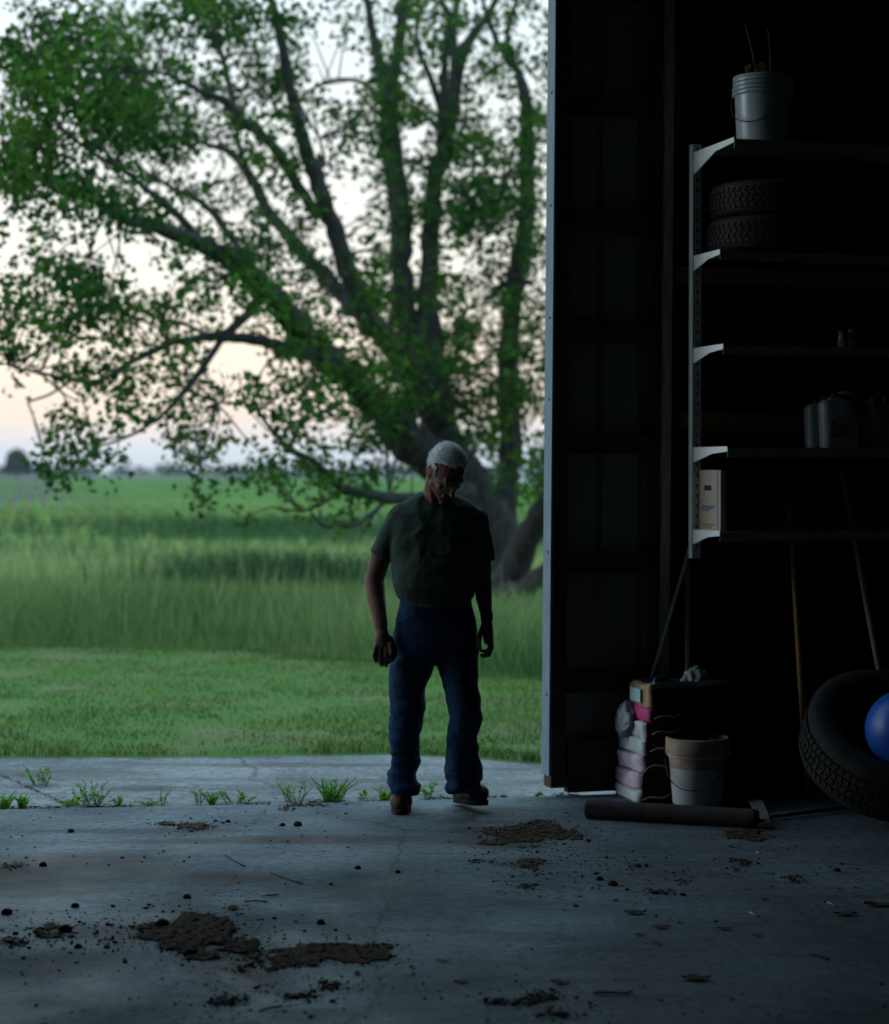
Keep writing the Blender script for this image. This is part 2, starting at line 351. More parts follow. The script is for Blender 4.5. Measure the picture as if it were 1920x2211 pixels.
# mown lawn
n = 80000; x = rng.uniform(-5, 4.2, n); v = rng.random(n) ** 1.3; y = lawn_front(x) + .01 + (tall_front(x) + .3 - lawn_front(x)) * v
clump = fbm(np.c_[x * 1.7, y * 1.7, 0 * x], 3, 11)
h = rng.uniform(.02, .05, n) * (.5 + clump)
near = np.exp(-(y - lawn_front(x)) / .25); h = h + near * rng.uniform(0, .05, n) * (vnoise(np.c_[x * 5, y * 5, 0 * x], 2) > .4)
keep = (clump > .36) | (rng.random(n) < .35)
x, y, h = x[keep], y[keep], h[keep]
tag(blades('lawn_grass', x, y, np.full(len(x), -.02), h, .004 + .004 * rng.random(len(x)), rng.uniform(.2, .9, len(x)), M['lawnblade']), 'short mown lawn grass beyond the concrete', 'grass', kind='stuff')
# tall meadow grass
n = 130000; v = rng.random(n) ** 1.7; Y0 = 15 + v * 33; x = (rng.random(n) - .5) * 2 * (.26 * Y0 + 1.2); y = Y0
k = y > tall_front(x) + .25 * (vnoise(np.c_[x * 1.5, 0 * x, 0 * x], 4) - .5); x, y = x[k], y[k]
d = y - tall_front(x); cl = np.clip(1.9 * (fbm(np.c_[x * .28, y * .55, 0 * x], 4, 21) - .5) + .5, .05, 1)
h = rng.uniform(.30, .62, len(x)) * (.55 + .8 * cl) * np.clip(.45 + d / 1.0, .45, 1)
h *= np.clip(1.75 - y / 22, .22, 1)
tag(blades('tall_grass', x, y, gz(x, y), h, (.004 + .005 * rng.random(len(x))) * (.6 + y / 34), rng.uniform(.1, 1.05, len(x)), M['tallblade']), 'tall unmown meadow grass behind the lawn', 'grass', kind='stuff')
n = 60000; y = 25 + rng.random(n) ** 1.15 * 67; x = (rng.random(n) - .5) * 2 * (.25 * y + 2)
h = rng.uniform(.15, .42, n) * np.clip(.1 + 2.4 * (fbm(np.c_[x * .07, y * .30, 0 * x], 3, 31) - .32), .08, 1.6)
tag(blades('meadow_grass', x, y, gz(x, y), h, (.010 + .015 * rng.random(n)) * (.3 + y / 40), rng.uniform(.3, .9, n), M['meadowfar']), 'far meadow grass in front of the crop field', 'grass', kind='stuff')
# pale seed heads standing over the tall grass
n = 5000; v = rng.random(n) ** 1.5; Y0 = 15.5 + v * 26; x = (rng.random(n) - .5) * 2 * (.26 * Y0 + 1.2); y = Y0
k = (y > tall_front(x) + .4) & (fbm(np.c_[x * .3, y * .5, 0 * x], 3, 44) > .44); x, y = x[k], y[k]; n = len(x)
M['seed'] = mat('seed_head', (.34, .36, .20), .9, (.24, .30, .14), .5, island=.3, transl=.3, spec=.05)
tag(blades('seed_heads', x, y, gz(x, y) + rng.uniform(.12, .25, n), rng.uniform(.30, .50, n), (.006 + .006 * rng.random(n)) * (.5 + y / 40), rng.uniform(.1, .5, n), M['seed']), 'pale grass seed heads above the tall meadow grass', 'seed heads', kind='stuff')
# shade on the meadow, put in as patches of darker grass
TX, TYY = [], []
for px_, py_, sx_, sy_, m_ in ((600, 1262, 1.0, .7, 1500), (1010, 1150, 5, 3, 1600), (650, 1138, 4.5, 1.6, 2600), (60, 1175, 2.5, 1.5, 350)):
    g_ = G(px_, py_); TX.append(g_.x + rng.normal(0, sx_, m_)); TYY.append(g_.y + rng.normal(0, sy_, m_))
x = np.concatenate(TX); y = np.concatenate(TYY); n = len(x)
M['shadeblade'] = mat('shade_blade', (.030, .085, .035), .85, (.060, .120, .045), .4, island=.4, transl=.2, spec=.05)
tag(blades('shade_grass', x, y, gz(x, y), rng.uniform(.35, .75, n), .012 + .0006 * y, rng.uniform(.2, .9, n), M['shadeblade']), 'darker grass painted in as the shade patches of the meadow', 'grass', kind='stuff')
# crop field
FY0 = 80.0
mb = MB(); mb.add([(-400, FY0, -.05), (400, FY0 + 14, -.05), (1000, 900, -.05), (-1000, 900, -.05)], [(0, 1, 2, 3)])
tag(mb.build('field', M['cropsoil']), kind='structure')
ang = R(-11.5); dr = np.array([math.sin(ang), math.cos(ang)]); pr = np.array([math.cos(ang), -math.sin(ang)])
V = []; Q = []; last = {}
for i in range(-150, 120):
    base = np.array([0, FY0 + 4]) + pr * (i * .78)
    for s in range(14):
        a = base + dr * (-30 + s * s * 1.9); b = base + dr * (-30 + (s + 1) ** 2 * 1.9)
        if a[1] < FY0 + .5 + a[0] * .0175 : 
            if b[1] < FY0 + .5: continue
        ww = .19 + .05 * random.random(); q = len(V)
        h0_ = last.get(i, -.06); last[i] = h1_ = .10 + .06 * random.random()
        for p, hh in ((a, h0_), (b, h1_)):
            V += [(p[0] - ww, p[1], -.06), (p[0] - ww * .5, p[1], hh), (p[0] + ww * .5, p[1], hh), (p[0] + ww, p[1], -.06)]
        Q += [(q, q + 1, q + 5, q + 4), (q + 1, q + 2, q + 6, q + 5), (q + 2, q + 3, q + 7, q + 6)]
tag(npmesh('crop_rows', V, Q, M['crop']), 'young green crop planted in rows', 'crop', kind='stuff')

# far things on the horizon
def leafball(mb, c, rx, ry, rz, n, s):
    for _ in range(n):
        d = Vector((random.gauss(0, 1), random.gauss(0, 1), random.gauss(0, 1))).normalized() * (random.random() ** .4)
        p = Vector(c) + Vector((d.x * rx, d.y * ry, d.z * rz))
        q = Quaternion(Vector((random.gauss(0, 1), random.gauss(0, 1), random.gauss(0, 1))).normalized(), random.random() * 6)
        mb.add([p + q @ Vector(u) * s for u in ((-.5, -.3, 0), (.5, -.3, .1), (.4, .4, -.1), (-.4, .45, .1))], [(0, 1, 2, 3)])
ft = empty('distant_tree', W(37, 1012, 420), 'round dark tree standing alone far off on the left horizon', 'tree')
p = W(37, 1014, 420)
mb = MB(); leafball(mb, (p.x, p.y, 3.7), 2.2, 2.0, 2.3, 900, .75); leafball(mb, (p.x + 1.6, p.y, 2.6), 1.6, 1.5, 1.5, 400, .7); leafball(mb, (p.x - 1.5, p.y, 2.2), 1.3, 1.5, 1.3, 300, .7); mb.build('crown', M['fartree'], ft)
mb = MB(); mb.tube([(p.x, p.y, -.1), (p.x, p.y, 3)], [.25, .15]); mb.build('trunk', M['twig'], ft)
mb = MB()
for i in range(240):
    yy = random.uniform(700, 900); xx = random.uniform(-.3, .3) * yy; hh = random.uniform(1.2, 4.0) * (1.5 if random.random() < .12 else 1)
    if vnoise(np.array([[xx * .012, 0, 0]]), 9)[0] < .38: hh *= .4
    leafball(mb, (xx, yy, hh * .5), random.uniform(3, 9), 3, hh * .7, 30, 1.5)
tag(mb.build('treeline', M['fartree']), 'low far-off line of trees along the horizon', 'trees', kind='stuff')
sh = empty('shed', W(1135, 1036, 230), 'small pale shed glimpsed far off between the tree trunks', 'shed')
p = W(1135, 1040, 230); p.z = 0
mb = MB(); mb.box((p.x, p.y, .6), (2.6, 2, 1.2)); mb.build('wall', M['shedwhite'], sh)
mb = MB(); mb.prism([(p.x - 1.5, p.y - 1.2, 1.2), (p.x + 1.5, p.y - 1.2, 1.2), (p.x + 1.2, p.y, 1.75), (p.x - 1.2, p.y, 1.75)], (0, 1.2, .05)); mb.build('roof', M['ironbar'], sh)

# ------------------------------------------------------------------ the big tree
TY = 25.0
tree = empty('shade_tree', W(1080, 1275, TY), 'huge spreading leafy tree with many dark limbs on the meadow beyond the doorway', 'tree')
LIMBS = [  # (px, py, width px, depth offset)
 # trunk base up to the fork
 [(1085, 1300, 150, .0), (1080, 1240, 112, 0), (1065, 1160, 96, 0), (1040, 1090, 92, 0), (995, 1020, 92, 0), (955, 950, 80, 0), (942, 870, 66, .1), (932, 795, 58, .2), (926, 690, 46, .4), (928, 586, 40, .6), (932, 449, 36, .8), (948, 351, 34, 1), (971, 254, 32, 1.1), (983, 176, 30, 1.2), (1006, 98, 22, 1.4), (1049, 39, 15, 1.6), (1090, -40, 10, 1.8)],
 # leaning low limbs right of the trunk
 [(1085, 1262, 70, -.3), (1110, 1225, 62, -.5), (1140, 1165, 56, -.8), (1175, 1100, 52, -1.1), (1215, 1030, 46, -1.4), (1270, 900, 36, -1.8), (1310, 740, 28, -2), (1325, 560, 22, -2.1), (1350, 380, 15, -2.2), (1390, 220, 8, -2.4), (1430, 100, 4, -2.5)],
 [(1095, 1290, 60, -.6), (1130, 1275, 44, -1), (1172, 1240, 38, -1.5), (1230, 1190, 34, -2), (1300, 1100, 26, -2.5), (1380, 980, 20, -2.9), (1450, 830, 13, -3.1), (1500, 680, 6, -3.2)],
 # vertical stem
 [(1085, 1120, 60, .6), (1100, 1010, 46, .7), (1102, 900, 42, .8), (1097, 795, 40, .9), (1108, 640, 40, 1), (1120, 560, 37, 1), (1139, 469, 36, 1), (1139, 351, 34, 1.1), (1137, 234, 25, 1.2), (1119, 156, 18, 1.3), (1080, 101, 13, 1.4), (1061, 58, 11, 1.5), (1040, -10, 8, 1.6)],
 [(1119, 156, 12, 1.3), (1095, 78, 11, 1.3), (1119, -5, 9, 1.3)],
 [(1120, 600, 20, 1), (1080, 620, 14, 1), (1065, 640, 10, 1)], [(1140, 440, 10, .8), (1090, 430, 8, .6), (1040, 450, 6, .4)],
 # light-barked central stem
 [(938, 850, 52, .2), (905, 765, 48, .4), (880, 700, 48, .5), (869, 600, 46, .6), (866, 488, 46, .7), (858, 410, 42, .8), (846, 312, 42, .9), (838, 215, 38, 1), (819, 137, 24, 1.2), (803, 59, 17, 1.3), (788, -20, 12, 1.4)],
 [(838, 230, 30, 1), (852, 140, 26, 1), (869, 39, 22, 1), (872, -40, 16, 1)],
 [(960, 270, 20, .9), (959, 195, 18, .8), (963, 98, 14, .7), (971, 39, 11, .6), (948, -10, 9, .5)],
 [(948, 300, 16, .6), (951, 234, 15, .5), (924, 156, 12, .3), (905, 109, 10, .2), (901, 59, 9, .2), (922, -10, 7, .1)],
 [(846, 240, 14, .9), (800, 190, 10, .6), (760, 172, 8, .4), (700, 178, 7, .2), (655, 208, 5, 0)],
 # steep left limb A
 [(945, 900, 62, -.2), (920, 840, 56, -.4), (897, 815, 52, -.5), (850, 750, 50, -.8), (795, 680, 46, -1.1), (757, 600, 42, -1.4), (725, 500, 36, -1.6), (698, 430, 33, -1.8), (659, 312, 30, -2), (631, 215, 26, -2.2), (610, 100, 20, -2.4), (588, 0, 15, -2.6), (575, -60, 10, -2.7)],
 # limb B
 [(850, 755, 34, -.8), (790, 690, 34, -.4), (748, 645, 32, -.2), (700, 592, 30, 0), (664, 560, 28, .1), (620, 505, 26, .3), (582, 461, 24, .5), (547, 391, 20, .7), (515, 345, 16, .9), (488, 324, 13, 1), (441, 309, 10, 1.2), (390, 280, 8, 1.4)],
 [(690, 470, 22, -1.7), (644, 405, 22, -1.9), (586, 312, 21, -2.2), (539, 273, 20, -2.5), (508, 250, 18, -2.7), (488, 219, 16, -2.8), (430, 195, 12, -3), (360, 160, 8, -3.2), (280, 150, 6, -3.5)],
 [(512, 252, 14, -2.7), (496, 187, 12, -2.6), (484, 133, 11, -2.5), (469, 90, 9, -2.4), (450, 30, 8, -2.3), (440, -30, 6, -2.2)],
 [(539, 400, 8, .5), (520, 330, 9, 0), (508, 270, 8, -.5)],
 [(668, 380, 12, -1.9), (700, 350, 7, -1.6), (690, 300, 6, -1.5)],
 # big low limb C
 [(1000, 1020, 90, -.3), (915, 980, 78, -.8), (873, 945, 72, -1.1), (834, 893, 66, -1.4), (756, 812, 60, -2), (678, 745, 56, -2.5), (615, 672, 52, -3), (560, 610, 48, -3.4), (508, 566, 44, -3.8), (450, 535, 36, -4.2), (390, 508, 30, -4.6), (332, 488, 26, -5), (265, 470, 20, -5.4), (200, 430, 15, -5.8), (117, 390, 11, -6.1), (30, 370, 9, -6.4), (-60, 350, 6, -6.6)],
 [(440, 530, 20, -4.2), (390, 470, 16, -4.4), (330, 420, 13, -4.6), (270, 370, 11, -4.8), (200, 330, 9, -5), (110, 250, 8, -5.3), (80, 150, 7, -5.4), (50, 60, 5, -5.5)],
 [(560, 610, 18, -3.4), (505, 520, 14, -3.2), (440, 440, 12, -3), (380, 410, 10, -2.8), (330, 380, 8, -2.7)],
 [(110, 250, 10, -5.3), (100, 160, 8, -5), (90, 100, 6, -4.8)],
 # hanging sprays E and F
 [(680, 750, 34, -2.5), (664, 764, 28, -2.7), (620, 752, 24, -2.9), (566, 737, 22, -3.1), (488, 726, 20, -3.5), (430, 729, 17, -3.8), (352, 748, 14, -4.3), (273, 788, 12, -4.8), (211, 823, 10, -5.2), (156, 819, 8, -5.5), (66, 801, 6, -6), (20, 790, 4, -6.2)],
 [(560, 640, 20, -3.3), (547, 666, 19, -3.3), (488, 721, 17, -3.5), (477, 735, 15, -3.6), (430, 803, 13, -3.9), (391, 854, 12, -4.1), (359, 889, 9, -4.3), (297, 932, 7, -4.7), (234, 959, 5, -5)],
 [(445, 722, 9, -3.7), (390, 698, 7, -3.5), (352, 713, 5, -3.3)],
 [(360, 889, 7, -4.3), (362, 930, 5, -4.3), (372, 970, 4, -4.3)],
 [(156, 819, 6, -5.5), (110, 850, 5, -5.3), (60, 868, 4, -5.1)],
 # low limb G sweeping left behind the man
 [(1010, 1060, 40, -1.2), (936, 1076, 34, -2), (873, 1079, 26, -2.5), (795, 1068, 23, -3), (737, 1053, 20, -3.4), (705, 1022, 17, -3.7), (670, 991, 15, -4), (623, 971, 12, -4.3), (600, 940, 10, -4.5), (586, 930, 8, -4.6), (543, 877, 6, -4.9), (469, 870, 4, -5.2)],
 [(623, 965, 8, -4.3), (650, 920, 7, -4.2), (690, 890, 6, -4)],
 [(840, 1076, 12, -2.7), (819, 1095, 10, -2.9), (790, 1120, 9, -3.1), (764, 1135, 8, -3.3), (698, 1135, 6, -3.7), (670, 1100, 4, -3.9)],
 [(737, 1053, 9, -3.4), (700, 1085, 7, -3.2), (650, 1105, 5, -3.1)],
 # out of frame upward
 [(983, 150, 20, 1.2), (980, 60, 16, 1.6), (1000, -60, 10, 2)],
]
mb = MB(); LS = []
for lb in LIMBS:
    # resample smoothly (Catmull-Rom)
    c = [Vector((*W(a, b, TY + d), wd / 2 / F * (TY + d))) if False else (W(a, b, TY + d), wd * 1.1 / 2 / F * (TY + d)) for a, b, wd, d in lb]
    pts = []; rs = []
    for i in range(len(c) - 1):
        p0, p1, p2, p3 = c[max(i - 1, 0)][0], c[i][0], c[i + 1][0], c[min(i + 2, len(c) - 1)][0]
        for k in range(4):
            t = k / 4
            q = .5 * ((2 * p1) + (p2 - p0) * t + (2 * p0 - 5 * p1 + 4 * p2 - p3) * t * t + (3 * p1 - p0 - 3 * p2 + p3) * t ** 3)
            r = c[i][1] * (1 - t) + c[i + 1][1] * t
            q = q + Vector((random.gauss(0, 1), random.gauss(0, 1), random.gauss(0, 1))) * r * .10
            pts.append(q); rs.append(r * random.uniform(.92, 1.08))
    pts.append(c[-1][0]); rs.append(c[-1][1])
    mb.tube(pts, rs, 10)
    LS += [(p, r) for p, r in zip(pts, rs)]
mb.build('trunk', M['bark'], tree, smooth=True)
D0 = [
 [1,2,7,6,7,5,7,6,8,8,8,7,4,3,4,5,5,7,6,6,6,6,5,6],[5,6,8,6,8,8,9,6,3,7,8,5,6,4,3,4,2,6,5,4,3,7,5,7],
 [8,6,8,7,7,8,7,8,1,3,2,4,5,3,2,2,5,8,6,5,6,5,5,6],[7,8,8,5,9,9,7,7,6,5,6,8,5,3,2,4,7,7,4,4,5,3,5,5],
 [5,6,9,9,9,9,8,6,6,7,4,4,5,4,4,5,8,8,6,6,5,3,5,5],[7,7,8,8,9,9,9,6,4,3,6,4,6,4,4,6,8,6,5,9,7,6,7,6],
 [4,5,6,7,5,6,6,8,5,2,6,6,4,4,3,4,8,4,6,8,7,7,7,7],[7,8,5,5,4,7,6,4,4,5,5,5,3,3,4,3,6,5,6,6,6,7,7,6],
 [5,5,6,8,6,7,5,7,6,4,5,3,4,5,1,0,5,6,5,6,8,8,7,5],[0,3,3,3,2,6,8,5,5,6,6,6,4,5,0,0,5,5,7,7,8,7,7,6],
 [1,2,1,1,0,0,1,7,6,5,7,8,6,3,1,3,5,4,7,5,5,6,6,6],[5,6,6,5,5,2,2,6,5,7,9,4,4,7,5,4,7,5,6,5,5,6,6,6],
 [6,6,7,7,7,7,6,5,6,5,8,4,2,4,5,6,8,7,7,6,6,6,6,5],[7,6,8,8,7,7,7,5,3,5,4,7,7,3,6,5,6,6,7,7,6,5,6,5],
 [7,6,4,4,4,5,6,3,3,2,2,1,5,5,6,5,6,5,7,8,7,6,7,6],[6,3,1,1,5,4,5,6,4,2,3,4,4,6,3,6,6,6,6,8,5,6,7,7],
 [2,1,4,6,5,3,4,5,3,4,4,3,6,7,4,7,7,8,6,6,7,7,7,7],[0,0,5,6,5,5,2,3,4,1,3,4,5,6,5,8,8,8,5,6,7,7,8,7],
 [0,2,5,5,4,3,2,4,5,4,0,1,4,6,4,7,8,6,4,5,6,7,7,5],[0,2,5,5,5,1,0,4,5,4,1,3,3,5,3,5,5,3,3,6,7,8,7,6],
 [0,3,5,2,3,0,0,1,4,3,5,5,4,4,5,5,3,2,0,2,4,6,7,6],[0,1,2,0,0,0,0,0,3,3,4,3,2,3,3,4,2,0,0,0,1,3,4,4],
 [0,0,0,0,0,0,0,0,0,0,1,2,2,4,3,2,0,0,0,0,0,0,2,1]]
cells = []
for r in range(-9, 23):
    for c in range(-6, 34):
        inside = 0 <= r < 23 and 0 <= c < 24
        if inside: dd = min(D0[r][c] + (.5 if c >= 15 else .0 if c > 8 else -.1), 8.3) if D0[r][c] > 2 else D0[r][c]
        elif r < 0: dd = 6.5 if -4 <= c < 32 else 4
        elif c < 0: dd = D0[r][0] * .8 if r < 17 else 0
        else: dd = 6 if r < 20 else 2
        if dd > 0: cells.append((c * 50, r * 50, dd, inside))
LP = np.array([[p.x, p.y, p.z] for p, r in LS]); LR = np.array([r for p, r in LS])
tw = MB(); C = []; NL = []
for cx, cy, dd, inside in cells:
    dd = dd * (dd / 9) ** .45 * 1.06
    tau = -math.log(1 - min(dd, 8.8) * .109); nleaf = tau * (2500 / 46) * (1 if inside else .5)
    ncl = nleaf / 13.0 * 3.15; ncl = int(ncl) + (random.random() < ncl % 1)
    for _ in range(ncl):
        px, py = cx + random.uniform(-6, 56), cy + random.uniform(-6, 56)
        # depth: follow the nearest limb in this direction, spread through the crown
        near = W(px, py, TY - 2.0); j = int(np.argmin((LP[:, 0] - near.x) ** 2 + (LP[:, 2] - near.z) ** 2))
        Yc = LP[j, 1] + random.gauss(-.1, 1.35)
        p = W(px, py, Yc)
        if vnoise(np.array([[p.x * 3.3, p.y * 1.4, p.z * 3.9]]), 77)[0] + random.gauss(0, .05) < .49: continue
        C.append(p); NL.append(random.randint(9, 18) * (1 if inside else 1))
        if inside and random.random() < .42:
            d2 = ((LP - np.array(p)) ** 2).sum(1); j = int(np.argmin(d2 + LR * 2))
            if .10 < d2[j] < 1.3:
                q = Vector(LP[j]); mid = (p + q) / 2 + Vector((random.gauss(0, .06), random.gauss(0, .06), random.gauss(.08, .09)))
                tw.tube([q, mid, p], [.011, .008, .004], 4, caps=False)
tw.build('twigs', M['twig'], tree)
tot = sum(NL); V = np.zeros((tot, 8, 3)); k = 0
LEAF = np.array([(0, -.5, 0), (.22, -.34, .03), (.52, -.08, .10), (.24, .06, .05), (0, .56, -.04), (-.24, .06, .05), (-.52, -.08, .10), (-.22, -.34, .03)])
cent = np.repeat(np.array([tuple(c) for c in C]), NL, 0) + rng.normal(0, 1, (tot, 3)) * np.array([.095, .12, .075])
def rand_rot(n, tilt):
    # leaf blades hang: normals mostly upward but scattered
    nrm = rng.normal(0, 1, (n, 3)) * np.array([1, 1, .8]) + np.array([0, 0, tilt]); nrm /= np.linalg.norm(nrm, axis=1)[:, None]
    t = rng.normal(0, 1, (n, 3)); t -= (t * nrm).sum(1)[:, None] * nrm; t /= np.linalg.norm(t, axis=1)[:, None]
    return np.stack([t, np.cross(nrm, t), nrm], 2)
RM = rand_rot(tot, .5); S = rng.uniform(.042, .098, tot)
V = np.einsum('nij,kj->nki', RM, LEAF) * S[:, None, None] + cent[:, None, :]
i = np.arange(tot)[:, None] * 8
FQ = np.concatenate([i + np.array([[0, 1, 2, 3]]), i + np.array([[0, 3, 4, 5]]), i + np.array([[0, 5, 6, 7]])], 0)
npmesh('crown', V.reshape(-1, 3), FQ, M['leaf'], tree)

# ------------------------------------------------------------------ the barn
YAW = R(16); U = Vector((math.cos(YAW), math.sin(YAW), 0)); NI = Vector((math.sin(YAW), -math.cos(YAW), 0)); O = Vector((.56, 10.04, 0))
ROT = Matrix.Rotation(YAW, 3, 'Z')
def WL(t, d, z): return O + U * t + NI * d + Vector((0, 0, z))
def wbox(mb, t0, t1, d0, d1, z0, z1): mb.box(WL((t0 + t1) / 2, (d0 + d1) / 2, (z0 + z1) / 2), (t1 - t0, d1 - d0, z1 - z0), ROT)
def wall_at(px, d, zpx=None):
    # t on the wall plane (offset d inward) seen at pixel column px
    k = (px - CXP) / F; b = O + NI * d
    t = (k * b.y - b.x) / (U.x - k * U.y); p = b + U * t
    return t, p.y
def zat(py, Y): return W(CXP, py, Y).z
barn = empty('barn', (0, 6, 0), 'dark farm shed with its big door open, ribbed steel wall and timber post', 'building')
DOORH = 4.35; T_L = -5.6; T_R = 9.5
def ribs(t0, t1, z0, z1, d0):
    mb = MB(); t = t0; pts = []
    while t < t1:
        for dt, dd in ((0, 0), (.19, 0), (.205, -.018), (.225, -.018)): pts.append((min(t + dt, t1), d0 + dd))
        t += .24
    pts.append((t1, d0)); n = len(pts)
    mb.add([WL(a, b, z0) for a, b in pts] + [WL(a, b, z1) for a, b in pts], [(i, i + 1, n + i + 1, n + i) for i in range(n - 1)])
    return mb
TJ = wall_at(1197, .05)[0]
mb = ribs(TJ + .046, T_R, .045, 5.3, -.05)
m2 = ribs(T_L - 4.5, T_L, .045, 5.3, -.05); mb.add(m2.v, m2.f)
m2 = ribs(T_L, TJ + .046, DOORH, 5.3, -.05); mb.add(m2.v, m2.f)
mb.build('wall', M['steel'], barn)
# side, back walls, roof (dark inside)
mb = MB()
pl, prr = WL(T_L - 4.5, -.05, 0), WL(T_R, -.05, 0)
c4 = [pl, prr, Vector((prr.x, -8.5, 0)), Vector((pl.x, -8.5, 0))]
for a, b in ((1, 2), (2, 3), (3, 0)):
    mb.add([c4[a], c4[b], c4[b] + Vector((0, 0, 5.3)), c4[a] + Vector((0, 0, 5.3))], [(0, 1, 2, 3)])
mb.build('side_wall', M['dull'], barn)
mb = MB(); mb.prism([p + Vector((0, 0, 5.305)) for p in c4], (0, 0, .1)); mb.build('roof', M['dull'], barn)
# jamb of the opening, leaning a touch like in the photo
mb = MB()
def jb(t0, t1, d0, d1, z0, z1, lean=.034):
    k0 = -lean * .5; k1 = lean * (z1 / 4.2) - lean * .5
    a = [WL(t0 + k0, d0, z0), WL(t1 + k0, d0, z0), WL(t1 + k0, d1, z0), WL(t0 + k0, d1, z0)]
    b = [WL(t0 + k1, d0, z1), WL(t1 + k1, d0, z1), WL(t1 + k1, d1, z1), WL(t0 + k1, d1, z1)]
    return a + b, [(3, 2, 1, 0), (4, 5, 6, 7), (0, 1, 5, 4), (1, 2, 6, 5), (2, 3, 7, 6), (3, 0, 4, 7)]
v, f = jb(TJ - .012, TJ, -.058, .055, .10, DOORH); mb.add(v, f)
mb.cur = 1
for zz in (.5, 1.2, 1.95, 2.35, 2.9, 3.45, 4.0):
    k_ = .034 * (zz / 4.2) - .017
    mb.tube([WL(TJ - .012 + k_, .015, zz), WL(TJ - .016 + k_, .015, zz)], .007, 8)
jm = mb.build('door_trim', [M['trim'], M['iron']], barn)
mb = MB(); v, f = jb(TJ + .0005, TJ + .075, -.055, .052, .04, DOORH); mb.add(v, f); mb.build('door_post', M['wood_dark'], barn)
# girts between jamb and post
tp0, yp = wall_at(1431, .055); tp1, _ = wall_at(1451, .055)
for yy in (0, 235, 468, 692, 915, 1155, 1395):
    z = zat(yy * 1.07143, 10.1)
    mb = MB(); wbox(mb, TJ + .08, tp0 - .002, -.028, .012, z + .002, z + .095); mb.build('girt', M['wood_dark'], barn)
mb = MB(); wbox(mb, TJ + .08, tp0 - .002, -.03, .03, .010, .27); mb.build('skirt_board', M['wood_dark'], barn)
mb = MB(); v, f = jb(tp0, tp1, -.03, .055, .0, 5.2, .03); mb.add(v, f); mb.build('post', M['wood'], barn, bevel=.004)
mb = MB(); wbox(mb, tp0 - .03, tp0 - .002, .0, .035, .03, 5.2); mb.build('post_batten', M['wood_dark'], barn)
# dark lining right of the post and orange girts on it
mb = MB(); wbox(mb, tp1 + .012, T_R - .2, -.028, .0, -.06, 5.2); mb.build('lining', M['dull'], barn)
tg = wall_at(1468, .04)[0]
for py0, py1 in ((575, 610), (892, 930)):
    mb = MB(); wbox(mb, tg, T_R - .3, .002, .042, zat(py1, 10.2), zat(py0, 10.2)); mb.build('girt', M['wood_orange'], barn)

# ------------------------------------------------------------------ wall shelving
SD = .10; ts, ysd = wall_at(1500, .075 + SD)
sh_ = empty('wall_shelving', WL(ts, .05, 1.16), 'tall grey metal shelving hung on the dark wall, five long shelves on slotted uprights', 'shelving')
zt, zb = zat(313, ysd), zat(1205, ysd)
for tt in (ts, ts + 1.25, ts + 2.5):
    mb = MB(); wbox(mb, tt - .026, tt - .020, SD + .060, SD + .105, zb, zt); wbox(mb, tt - .020, tt + .020, SD + .101, SD + .106, zb, zt); wbox(mb, tt + .014, tt + .020, SD + .043, SD + .101, zb, zt)
    mb.cur = 1; z = zb + .05
    while z < zt - .03: wbox(mb, tt - .006, tt + .004, SD + .1055, SD + .1068, z, z + .016); z += .05
    mb.build('upright', [M['shelfmetal'], M['ironbar']], sh_)
SH = []
for py, px in ((331, 1592.6), (554, 1562.5), (752.5, 1570), (966, 1579.7), (1142, 1563.8)):
    z = zat(py, ysd)
    # find the shelf depth that puts the bracket tip at px
    d = .2
    for _ in range(60):
        p = WL(ts, d, z); e = px - (CXP + F * p.x / p.y); d += e * .0006
    SH.append((z, d))
    for tt in (ts, ts + 1.25, ts + 2.5):
        mb = MB()
        h0 = .11 if py == 331 else .075
        b0 = SD + .108; poly = [(b0, z), (d, z), (d, z - .024), (b0 + (d - b0) * .55, z - .034), (b0, z - h0)]
        mb.prism([WL(tt - .022, a, b) for a, b in poly], U * .004)
        br = mb.build('bracket', M['shelfmetal'], sh_)
    mb = MB()
    z1 = z - .006
    wbox(mb, ts - .016, ts + 2.56, SD + .11, d - .012, z1 - .006, z1); wbox(mb, ts - .016, ts + 2.56, d - .012, d - .009, z1 - .045, z1)
    mb.build('shelf', M['shelfboard'], sh_)

